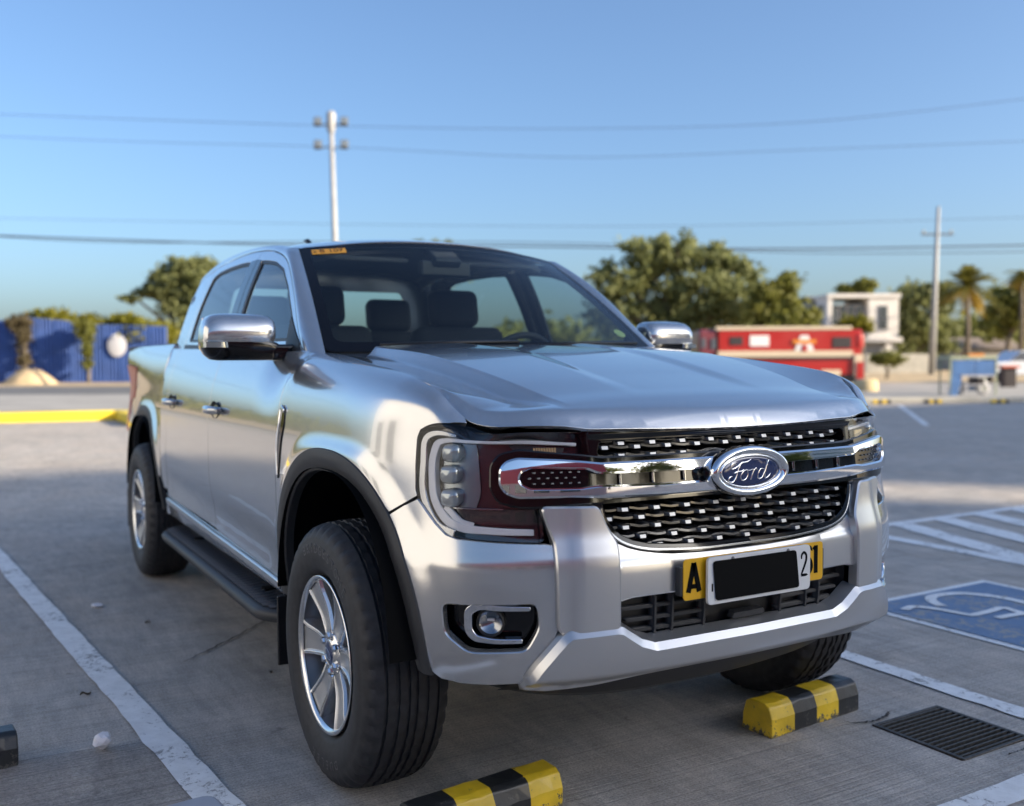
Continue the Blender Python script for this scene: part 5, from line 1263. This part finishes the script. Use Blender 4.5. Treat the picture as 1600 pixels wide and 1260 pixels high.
T('dark_tree', 82, 1425, [(1420,468,26,22),(1440,500,34,40),(1415,525,24,36),(1458,470,28,24),(1470,530,28,34)], 'dense dark green tree directly behind the utility pole', mat['lf_d'], n=5000, size=.24, trunk_r=.25, seed=20)
T('bushy_tree', 86, 1575, [(1570,470,26,20),(1590,490,26,34),(1555,500,24,34),(1600,460,24,16),(1625,480,30,40)], 'bushy green tree at the right edge behind the parked white car', mat['lf_m'], n=5000, size=.24, trunk_r=.25, seed=21)
T('low_shrub', 56, 1385, [(1378,562,16,9),(1395,564,14,8)], 'low clipped green shrub at the foot of the white house', mat['lf_m'], n=1500, size=.12, trunk_r=.08, seed=22, cat='shrub')
T('garden_shrub', 60, 1345, [(1335,505,18,9),(1322,512,14,10),(1352,515,16,8)], 'bright green shrub growing in front of the white house window', mat['lf_y'], n=1500, size=.14, trunk_r=.1, seed=23, cat='shrub')
# coconut palm
def palm(px, d, ztop, label, seed, nf=26, fl=2.6):
    base = BG(ppx(px, d), d); t = empty('palm_tree', base, 0, label, 'palm tree', 'palms on the right'); rr = random.Random(seed)
    mb = MB(); mb.tube([(0, 0, 0), (.1, 0, ztop*.5), (.05, .1, ztop)], [.26, .18, .14], 9); mb.build('trunk', mat['bark'], t)
    mat.setdefault('palm_g', leafmat('palm_green', (.10, .11, .025), (.26, .23, .05))); mat.setdefault('palm_y', leafmat('palm_dry', (.30, .20, .035), (.46, .32, .07)))
    for k in range(nf):
        az = rr.uniform(0, 2*math.pi); el = R(rr.uniform(-55, 85)); dry = el < R(-20); L_ = fl*rr.uniform(.8, 1.1); fb = MB(); pts = []
        for i in range(9):
            u = i/8; x = L_*u*math.cos(el); z = L_*u*math.sin(el) - (1.0*L_*u*u*.55 if el > R(-20) else 0); pts.append(Vector((x*math.cos(az), x*math.sin(az), ztop + z)))
        fb.tube(pts, [.03*(1-.8*i/8) for i in range(9)], 5)
        for i in range(1, 9):
            d_ = (pts[i] - pts[i-1]).normalized(); sd_ = Vector((-math.sin(az), math.cos(az), 0)); w_ = .55*math.sin(math.pi*min(1, .12 + i/9.2))
            for s_ in (-1, 1):
                for j in range(3):
                    p = pts[i-1].lerp(pts[i], j/3); tip = p + sd_*s_*w_ + d_*w_*.6 + Vector((0, 0, -.35*w_))
                    fb.add([p, p + d_*.09, tip], [(0, 1, 2)])
        fb.build('frond', mat['palm_y'] if dry else mat['palm_g'], t, fix=False)
    return t
palm(1510, 76, zpy(450, 76), 'tall coconut palm with drooping yellow fronds right of the utility pole', 31, 64, 3.4)
palm(1594, 80, zpy(432, 80), 'distant coconut palm cut off by the right edge', 33, 20, 1.9)
# far belt of woodland that closes the horizon
r = np.random.default_rng(5); V, F = [], []
for _ in range(1500):
    lat = r.uniform(-280, 280); d = r.uniform(135, 165); c = np.array(BG(lat, d, r.uniform(.5, 4.2) + 1.5*math.sin(lat*.11) + 1.2*math.sin(lat*.27+1)))
    for _ in range(16):
        p = c + r.normal(size=3)*np.array([1.3, 1.3, .9]); a = r.normal(size=3); a /= np.linalg.norm(a); b = np.cross(a, r.normal(size=3)); b /= np.linalg.norm(b); k = len(V)
        V += [p-a*.9, p+b*.5, p+a*.9, p-b*.5]; F.append((k, k+1, k+2, k+3))
me = bpy.data.meshes.new('far_wood'); me.from_pydata([tuple(v) for v in V], [], F); me.update(); o = link('far_wood', me, mat['lf_m']); tag(o, 'far belt of green trees along the horizon', 'woodland', kind='stuff')
# ---- blue corrugated fence
mat['bfence'] = vary(principled('blue_sheet', (.025, .085, .30), .55, .05), (.03, .09, .31), .25, .8)
def corr(name, d, px0, px1, pyt0, pyt1, pyb, label):
    x0, x1 = ppx(px0, d), ppx(px1, d); n = int((x1-x0)/.09); zb = 0; t = empty(name, BG((x0+x1)/2, d), BROT, label, 'fence', 'blue sheet fence sections'); w_ = x1-x0
    ns = max(1, round(w_/.95))
    for k in range(ns):
        g = []; m_ = 18
        for i in range(m_+1):
            u = (k + i/m_)/ns; x = -w_/2 + w_*u; zt = zpy(pyt0 + (pyt1-pyt0)*u, d); y = .035*(1 if (i//2) % 2 else -1) + (.012 if k % 2 else 0)
            g.append([(x, y, zb), (x, y, zt)])
        mb = MB(); mb.grid(np.array(g), 0, False); mb.build('sheet', mat['bfence'], t, fix=False)
    mb = MB()
    for z in (.5, zpy((pyt0+pyt1)/2, d)*.8): mb.box((0, .09, z), (w_, .06, .08))
    mb.build('rail', mat['bark'], t)
    return t
corr('sheet_fence', 55, -60, 34, 497, 497, 595, 'blue corrugated fence section at the left edge of the picture')
corr('sheet_fence', 55.2, 40, 140, 492, 502, 595, 'blue corrugated fence section behind the sand heap')
f3 = corr('sheet_fence', 55.1, 143, 262, 504, 508, 595, 'blue corrugated fence section bearing the round white sign')
mb = MB(); d = 54.95; rr_ = 15/1528*d
mb.lathe([(0, 0), (rr_*.9, 0), (rr_, .02)], 28, 'y'); o = mb.build('round_sign', principled('sign_white', (.60, .60, .64), .6)); o.location = BG(ppx(184, d), d, zpy(537, d)); o.rotation_euler = (0, 0, BROT); o.scale = (1, 1, 1.2); tag(o, 'round white sign fixed on the blue fence', 'sign')
mb = MB(); mb.tube([(0, 0, 0), (0, 0, zpy(500, 55))], .28, 8); o = mb.build('fence_post', mat['bark']); o.location = BG(ppx(37, 55), 55.3); tag(o, 'thick brown fence post between the two left fence sections', 'post')
# sand heap
g = []
for i in range(25):
    a = i/24*2*math.pi; g.append([(r_*math.cos(a)*(1 + .12*math.sin(3*a)), r_*math.sin(a)*.8, h_) for r_, h_ in ((1.45, -.05), (1.25, .12), (.9, .45), (.5, .72), (.2, .82), (0, .84))])
mb = MB(); mb.grid(np.array(g), 0, True); o = mb.build('sand_heap', mat['sandg']); o.location = BG(ppx(48, 52), 52); tag(o, 'heap of pale sand in front of the blue fence', 'sand heap')
# ---- poles
mat['pole'] = vary(principled('galvanised_pole', (.36, .36, .36), .6, .1), (.36, .36, .36), .12, 2)
mat['poled'] = principled('lamp_grey', (.13, .14, .15), .5, .3)
d = 46; lp = empty('floodlight_pole', BG(ppx(529, d), d), BROT, 'tall pale floodlight pole rising behind the truck cab', 'light pole')
zt = zpy(180, d)
mb = MB(); mb.tube([(0, 0, 0), (-.06, 0, 6), (-.20, 0, zt)], [.16, .14, .11], 12); mb.build('shaft', mat['pole'], lp)
for z, o4 in ((zt-.55, .62), (zt-1.6, .62)):
    mb = MB(); mb.tube([(-.19-o4, 0, z), (-.19+o4, 0, z)], .035, 6); mb.build('cross_arm', mat['pole'], lp)
    for s_ in (-1, 1):
        mb = MB(); mb.box((0, -.06, 0), (.34, .20, .40)); mb.box((0, -.175, 0), (.28, .03, .33), 1); o = mb.build('floodlight', [mat['poled'], mat['pcl']], lp, bevel=.02); o.location = (-.19 + s_*o4, 0, z + .1); o.rotation_euler = (R(-20), 0, 0)
mb = MB(); mb.lathe([(.16, zt-.9), (.22, zt-.7), (.22, zt-.1), (.16, zt+.05), (0, zt+.05)], 12, 'z', (-.19, 0, 0)); mb.build('head_collar', mat['pole'], lp)
d = 68; up_ = empty('utility_pole', BG(ppx(1455.5, d), d), BROT, 'grey concrete utility pole on the right in front of dark tree', 'utility pole'); zt = zpy(328, d)
mb = MB(); mb.tube([(0, 0, 0), (.14, 0, zt*.5), (.30, 0, zt)], [.24, .18, .11], 12); mb.build('shaft', mat['pole'], up_)
mb = MB(); mb.box((.25, 0, zt-1.9), (2.2, .12, .12)); mb.build('cross_arm', mat['poled'], up_)
for x in (-.7, .25, 1.2):
    mb = MB(); mb.lathe([(.0, 0), (.08, .02), (.05, .1), (.09, .16), (.05, .24), (0, .26)], 10, 'z'); o = mb.build('insulator', mat['kerbc'], up_); o.location = (x, 0, zt-1.84)
# overhead wires
mat['wire'] = principled('cable_black', (.03, .03, .035), .6)
def wire(pts, d, r_, label):
    pts = [(-2200, pts[0][1] + 6)] + pts + [(3600, pts[-1][1] + 8)]
    P = curve_pts([(ppx(px, d), zpy(py, d)) for px, py in pts], 90); mb = MB(); mb.tube([BG(x, d, z) for x, z in P], r_, 6, caps=False); o = mb.build('overhead_wire', mat['wire'], fix=False); tag(o, label, 'wire', 'overhead wires')
wire([(-200,358),(100,370),(400,381),(800,386),(1200,392),(1600,388),(1800,384)], 70, .05, 'thick bundle of overhead cables running low across the sky')
wire([(-200,352),(150,376),(500,378),(900,382),(1250,398),(1600,398),(1800,394)], 70.5, .03, 'thin overhead cable just beneath the thick bundle')
wire([(-200,172),(250,190),(520,200),(900,206),(1250,198),(1600,163),(1800,140)], 60, .014, 'highest thin overhead wire sweeping up to the right')
wire([(-200,205),(250,224),(520,232),(900,250),(1250,240),(1600,228),(1800,220)], 60, .013, 'second highest thin overhead wire crossing above the cab')
wire([(-200,335),(250,345),(600,352),(1000,356),(1600,345),(1800,340)], 75, .014, 'faint overhead wire just above the thick cable bundle')
# ---- red fire truck
d = 43; x0, x1 = ppx(1092, d), ppx(1348, d)
ft = empty('fire_truck', BG((x0+x1)/2, d), BROT, 'red fire truck with cream stripes parked behind the hood', 'fire truck')
mat['fred'] = principled('fire_red', (.42, .016, .012), .35, coat=.6); mat['fcream'] = principled('cream_stripe', (.62, .50, .36), .5); mat['fwhite'] = principled('white_panel', (.78, .74, .72), .5); mat['fdark'] = principled('truck_dark', (.04, .03, .03), .5); mat['fglass'] = principled('cab_glass', (.10, .11, .13), .1, coat=1); mat['forange'] = principled('orange_paint', (.72, .24, .03), .5); mat['fcab'] = principled('cab_maroon', (.20, .04, .05), .35, coat=.5)
hw = (x1-x0)/2; K = d/1528
def fx(px): return ppx(px, d) - (x0+x1)/2
def fz(py): return zpy(py, d)
def fbox(name, px0, px1, py0, py1, y0, y1, mt, bev=.03, parent=ft):
    mb = MB(); mb.box(((fx(px0)+fx(px1))/2, (y0+y1)/2, (fz(py0)+fz(py1))/2), (abs(fx(px1)-fx(px0)), y1-y0, abs(fz(py0)-fz(py1)))); return mb.build(name, mt, parent, bevel=bev)
body = fbox('body', 1122, 1346, 517, 588, -.02, 2.3, mat['fred'], .06)
fbox('cab', 1092, 1121, 516, 588, .05, 2.2, mat['fcab'], .12)  # dull maroon stands in for the cab's red lying in shade
fbox('cab_window', 1096, 1103, 530, 545, -.0, .2, mat['fglass'], .02); fbox('cab_window', 1111, 1119, 530, 547, -.0, .2, mat['fglass'], .02)
fbox('top_rail', 1118, 1330, 512, 518, -.05, .25, mat['fcream'], .02); fbox('stripe', 1121, 1332, 550, 560, -.06, .10, mat['fcream'], .01); fbox('side_shelf', 1121, 1338, 560, 563, -.10, .20, mat['fdark'], .01)
fbox('locker', 1140, 1160, 528, 541, -.05, .1, mat['fdark'], .01); fbox('locker', 1300, 1329, 529, 546, -.05, .1, mat['fdark'], .01); fbox('name_panel', 1171, 1201, 526, 543, -.045, .05, mat['fwhite'], .01)
mb = MB()
mb.add([(fx(1241), -.06, fz(550)), (fx(1271), -.06, fz(550)), (fx(1262), -.06, fz(526)), (fx(1250), -.06, fz(526))], [(0, 1, 2, 3)])
mb.add([(fx(1241), -.03, fz(550)), (fx(1271), -.03, fz(550)), (fx(1262), -.03, fz(526)), (fx(1250), -.03, fz(526))], [(3, 2, 1, 0)]); mb.build('crest', mat['fwhite'], ft)
fbox('crest_band', 1238, 1274, 533, 539, -.08, -.05, mat['forange'], .005); fbox('crest_mark', 1252, 1260, 541, 551, -.09, -.06, mat['fred'], .005)
fbox('corner_post', 1333, 1347, 556, 592, -.12, .10, mat['fcream'], .02); fbox('corner_guard', 1336, 1348, 568, 600, -.16, -.12, mat['fred'], .02)
fbox('hose_reel_box', 1334, 1350, 522, 548, -.06, .5, mat['fred'], .15); fbox('bumper', 1316, 1352, 588, 600, .0, 2.3, mat['fdark'], .04); fbox('skirt_panel', 1283, 1313, 580, 590, -.05, .0, mat['fcream'], .01)
for px in (1140, 1270):
    for y in (.3, 2.0):
        mb = MB(); mb.lathe([(0, -.14), (.22, -.14), (.26, -.10), (.44, -.12), (.48, -.06), (.48, .1), (.44, .14), (0, .14)], 28, 'y'); o = mb.build('wheel', mat['rubber'], ft); o.location = (fx(px), y, .48)
# cream rounded barrier block by its tail
mb = MB(); mb.lathe([(0, .45), (.35, .45), (.42, .38), (.44, .05), (.44, -.0)], 20, 'z'); o = mb.build('concrete_planter', vary(principled('planter_cream', (.55, .43, .25), .8), (.55, .43, .25), .15, 3)); o.location = BG(ppx(1353, 36), 36); tag(o, 'round cream concrete planter beside the fire truck tail', 'planter')
# ---- white flat roofed house
d = 80; hs = empty('white_house', BG(ppx(1345, d), d), BROT, 'two storey flat roofed white house with large upper windows', 'house')
def hx_(px): return ppx(px, d) - ppx(1345, d)
def hz_(py): return zpy(py, d)
mat['hwall'] = vary(principled('house_white', (.72, .69, .66), .8), (.72, .69, .66), .06, 1); mat['hgrey'] = principled('house_grey', (.30, .31, .32), .8); mat['hglass'] = principled('house_glass', (.05, .06, .07), .1, coat=1)
def hbox(name, px0, px1, py0, py1, y0, y1, mt, bev=.0, parent=hs):
    mb = MB(); mb.box(((hx_(px0)+hx_(px1))/2, (y0+y1)/2, (hz_(py0)+hz_(py1))/2), (abs(hx_(px1)-hx_(px0)), y1-y0, abs(hz_(py0)-hz_(py1)))); return mb.build(name, mt, parent, bevel=bev)
w0 = hbox('upper_wall', 1356, 1403, 466, 532, 0, 6, mat['hwall']); hbox('back_wall', 1292, 1356, 478, 532, .9, 6, mat['hgrey']); hbox('roof', 1291, 1405, 462, 468, -.15, 6.2, mat['hwall']); hbox('side_wall', 1292, 1299, 468, 532, -.05, 3, mat['hwall'])
hbox('ground_floor', 1300, 1405, 532, 581, .6, 6, mat['hgrey']); hbox('floor_slab', 1330, 1408, 530, 537, -.2, 6, mat['hwall'])
wn = hbox('window', 1371, 1386, 480, 517, -.06, .1, mat['hgrey']); hbox('pane', 1373, 1384, 482, 500, -.09, -.02, mat['hglass'], parent=wn); hbox('pane', 1373, 1384, 502, 516, -.09, -.02, mat['hglass'], parent=wn)
for k in range(4):
    wn = hbox('window', 1302 + k*13, 1313 + k*13, 478, 512, .80, .95, mat['hwall']); hbox('pane', 1303.5 + k*13, 1311.5 + k*13, 480, 510, .72, .85, mat['hglass'], parent=wn)
hbox('column', 1384, 1392, 537, 560, .0, .4, mat['hwall'])
d = 84; gh = empty('grey_house', BG(ppx(1275, d), d), BROT, 'plain pale grey house wall left of the white house', 'house')
mb = MB(); mb.box((0, 3, zpy(470, d)/2), ((1292-1260)/1528*d, 6, zpy(470, d))); mb.build('wall', vary(principled('grey_render', (.36, .40, .40), .85), (.36, .40, .40), .1, 1), gh)
mb = MB(); mb.box((0, 3, zpy(468, d)), ((1296-1257)/1528*d, 6.4, .25)); mb.build('roof', mat['hgrey'], gh)
d = 88; sh = empty('low_shed', BG(ppx(1540, d), d), BROT, 'long low shed with brown sloping roof behind the blue cart', 'shed')
mb = MB(); w_ = (1575-1475)/1528*d; mb.box((0, 2, zpy(548, d)/2), (w_, 4, zpy(548, d))); mb.build('wall', mat['farg'], sh)
mb = MB(); z0, z1 = zpy(548, d), zpy(530, d); mb.add([(-w_/2-.3, -.4, z0), (w_/2+.3, -.4, z0), (w_/2+.3, 2.4, z1), (-w_/2-.3, 2.4, z1), (w_/2+.3, 4.6, z0), (-w_/2-.3, 4.6, z0)], [(0, 1, 2, 3), (3, 2, 4, 5)]); mb.build('roof', vary(principled('shed_roof', (.22, .18, .16), .8), (.22, .18, .16), .2, 2), sh)
d = 75; mb = MB(); x0_, x1_ = ppx(1352, d), ppx(1450, d); mb.box((0, 0, zpy(566, d)/2+.25), (x1_-x0_, .2, zpy(566, d)+.5)); o = mb.build('garden_wall', mat['kerbc'], bevel=.02); o.location = BG((x0_+x1_)/2, d); o.rotation_euler = (0, 0, BROT); tag(o, 'low pale garden wall in front of the white house', 'wall')
# ---- blue vendor cart
d = 31.5; ct = empty('vendor_cart', BG(ppx(1518, d), d), BROT, 'blue street vendor cart with yellow edges by the far kerb', 'cart')
mat['cblue'] = vary(principled('cart_blue', (.06, .16, .36), .5), (.06, .16, .36), .15, 2); mat['cyel'] = principled('cart_yellow', (.34, .38, .26), .5); mat['cgrey'] = principled('cart_grey', (.42, .42, .44), .5)
def cx(px): return ppx(px, d) - ppx(1518, d)
def cz(py): return zpy(py, d)
def cbox(name, px0, px1, py0, py1, y0, y1, mt, bev=.015):
    mb = MB(); mb.box(((cx(px0)+cx(px1))/2, (y0+y1)/2, (cz(py0)+cz(py1))/2), (abs(cx(px1)-cx(px0)), y1-y0, abs(cz(py0)-cz(py1)))); return mb.build(name, mt, ct, bevel=bev)
cbox('panel', 1487, 1522, 566, 589, -.02, .02, mat['cblue']); cbox('panel', 1522.5, 1553, 566, 589, -.02, .02, mat['cblue']); cbox('end_panel', 1551, 1557, 562, 590, 0, .8, mat['cblue'])
cbox('top_edge', 1483, 1557, 560, 565, -.05, .85, mat['cyel']); cbox('counter', 1500, 1553, 589, 592, -.05, .8, mat['cgrey'])
mb = MB(); mb.add([(cx(1487), -.02, cz(589)), (cx(1504), -.02, cz(589)), (cx(1496), -.02, cz(622)), (cx(1482), -.02, cz(622)), (cx(1487), .03, cz(589)), (cx(1504), .03, cz(589)), (cx(1496), .03, cz(622)), (cx(1482), .03, cz(622))], [(0,1,2,3),(7,6,5,4),(0,4,5,1),(1,5,6,2),(2,6,7,3),(3,7,4,0)]); mb.build('side_board', mat['cblue'], ct)
for px in (1485, 1556):
    for y in (0, .78): cbox('leg', px-1.2, px+1.2, 564, 621, y-.02, y+.02, mat['cyel'], .004)
for px in (1506, 1545):
    mb = MB(); mb.lathe([(.12, -.03), (.22, -.035), (.24, 0), (.22, .035), (.12, .03)], 20, 'y'); mb.tube([(0, 0, -.2), (0, 0, .2)], .012); mb.tube([(-.2, 0, 0), (.2, 0, 0)], .012); o = mb.build('wheel', mat['cgrey'], ct); o.location = (cx(px), .4, .24)
cbox('crate', 1515, 1540, 556, 561, .1, .5, mat['forange']); cbox('lower_shelf', 1504, 1550, 604, 606, .05, .75, mat['cgrey']); cbox('bucket', 1527, 1543, 594, 604, .2, .6, mat['fdark'])
mb = MB(); mb.lathe([(0, .32), (.25, .30), (.38, .18), (.40, 0), (.36, -.1)], 18, 'z'); o = mb.build('white_tarp_bundle', mat['fwhite']); o.location = BG(ppx(1527, 36), 36, .95); tag(o, 'white bundle standing behind the blue cart', 'bundle')
mb = MB(); mb.box((0, 0, .46), (.5, .4, .92)); o = mb.build('storage_box', mat['hgrey'], bevel=.02); o.location = BG(ppx(1527, 36), 36); tag(o, 'grey box under the white bundle behind the blue cart', 'box')
# ---- white car at the right edge
d = 46; cr = empty('parked_car', BG(ppx(1612, d), d), BROT, 'white parked car cut off by the right edge', 'car')
prof = [(-2.1, .35), (-2.1, .75), (-1.9, .95), (-1.1, 1.02), (-.55, 1.52), (.8, 1.55), (1.5, 1.05), (2.0, 1.0), (2.1, .4)]
mb = MB(); mb.prism(prof, 1.7, lambda a, b2, d_: (a, d_, b2)); mb.build('body', principled('car_white', (.75, .76, .78), .25, coat=1), cr, bevel=.08, seg=3)
mb = MB(); mb.prism([(-.98, 1.05), (-.52, 1.47), (.75, 1.49), (1.30, 1.06)], 1.72, lambda a, b2, d_: (a, d_-.01, b2)); mb.build('window', mat['fglass'], cr)
for x in (-1.3, 1.3):
    for y in (.05, 1.65):
        mb = MB(); mb.lathe([(0, -.1), (.2, -.1), (.32, -.08), (.33, .08), (0, .1)], 24, 'y'); o = mb.build('wheel', mat['rubber'], cr); o.location = (x, y, .33)
d = 40; mb = MB(); mb.box((0, 0, .84), (.75, .6, .10)); mb.box((0, 0, .40), (.5, .4, .8), 1); o = mb.build('red_table', [principled('table_red', (.62, .16, .10), .6), mat['fdark']], bevel=.02); o.location = BG(ppx(1575, d), d); o.rotation_euler = (0, 0, BROT); tag(o, 'small red topped stand between the cart and the white car', 'stand')
# ================================================================= surroundings out of view, with towers and a white block added for light
def sbox(name, x0, x1, y0, y1, z0, z1, mt, parent, bev=0):
    o = parent.location; mb = MB(); mb.box(((x0+x1)/2 - o.x, (y0+y1)/2 - o.y, (z0+z1)/2), (x1-x0, y1-y0, z1-z0)); return mb.build(name, mt, parent, bevel=bev)
mat['swall'] = vary(principled('tower_cream', (.62, .58, .53), .8), (.62, .58, .53), .05, .1)
for k, (x0, x1, h_, lb) in enumerate(((48.0, 60.9, 33.7, 'narrow cream apartment tower block across the street ahead of the truck'), (67.7, 79.5, 36.6, 'middle apartment tower block ahead of the truck'), (80, 150, 36.0, 'widest and tallest apartment tower block to the right of the others'))):  # unseen blocks added to shade the lot; their gap passes a sun streak
    st = empty('apartment_tower', ((x0+x1)/2, -70, 0), 0, lb, 'tower', 'apartment towers ahead of the truck')
    sbox('wall', x0, x1, -66, -60, 0, h_, mat['swall'], st)
    for f in range(9):
        sbox('window_band', x0+1.5, x1-1.5, -60.02, -59.9, 2.0+f*3.5, 3.6+f*3.5, mat['hglass'], st)
kb = empty('red_store', (-20, -18, 0), 0, 'low red store with pink wall facing the front of the truck', 'store'); sbox('wall', -44, 4, -24, -15.2, 0, 2.2, principled('store_pink', (.55, .33, .30), .7), kb); sbox('upper_wall', -44.1, 4.1, -24, -15.1, 2.2, 5.2, principled('store_red', (.42, .045, .06), .6), kb)
for k in range(12): sbox('window', -43+k*3.8, -40.6+k*3.8, -15.25, -15.1, .5, 1.9, mat['hglass'], kb)
# a row of shophouses on the left, seen only as reflections in the truck's side
for k, (y, w_, h_, c) in enumerate(((2, 9, 5.0, (.42, .40, .37)), (12, 10, 6.5, (.30, .31, .33)), (23, 11, 4.5, (.50, .44, .36)), (35, 10, 6.0, (.34, .35, .36)))):
    b_ = empty('shophouse', (-42, y, 0), 0, ['grey low shophouse nearest the store on the left street', 'dark grey two storey shophouse on the left street', 'cream low shophouse on the left street', 'farthest grey shophouse on the left street'][k], 'building', 'shophouses along the left street')
    mb = MB(); mb.box((-4, 0, h_/2), (8, w_, h_)); mb.build('wall', principled('shop_wall', c, .85), b_)
    mb = MB(); mb.box((-3.9, 0, h_+.15), (8.6, w_+.2, .3)); mb.build('roof', mat['hgrey'], b_)
    for j in (-1, 1):
        mb = MB(); mb.box((.05, j*w_*.24, 1.4), (.12, w_*.38, 2.4)); mb.build('shop_window', mat['hglass'], b_)

for k, (x, y, h_) in enumerate(((13, -24, 7.0), (24, -21, 6.0), (9, -30, 8.0))):
    tree('street_tree', (x, y, 0), [(0, 0, h_*.72, h_*.32, h_*.3, h_*.25), (h_*.2, 0, h_*.6, h_*.25, h_*.25, h_*.2), (-h_*.22, .3, h_*.58, h_*.25, h_*.25, h_*.2)], ['leafy street tree ahead of the truck, nearest its left lamp', 'leafy street tree farthest to the right ahead of the truck', 'leafy street tree beside the red store corner'][k], mat['lf_m'], n=3000, size=.25, trunk_r=.18, seed=60+k, group='street trees ahead of the truck')

ws = empty('white_shop', (-17, 3.5, 0), 0, 'white sunlit shop with dark windows standing left of the lot', 'shop')  # added out of view to bounce sunlight onto the truck and lot
mat['shopw'] = vary(principled('shop_white', (.72, .73, .74), .8), (.72, .73, .74), .05, .4)
sbox('wall', -24, -11.5, -4, 14, 0, 6.5, mat['shopw'], ws); sbox('parapet', -24.2, -11.3, -4.2, 14.2, 6.5, 6.9, mat['shopw'], ws)
for k in range(3, 5): sbox('window', -11.55, -11.4, -2.6+k*3.3, -1.0+k*3.3, 1.0, 2.4, mat['hglass'], ws)
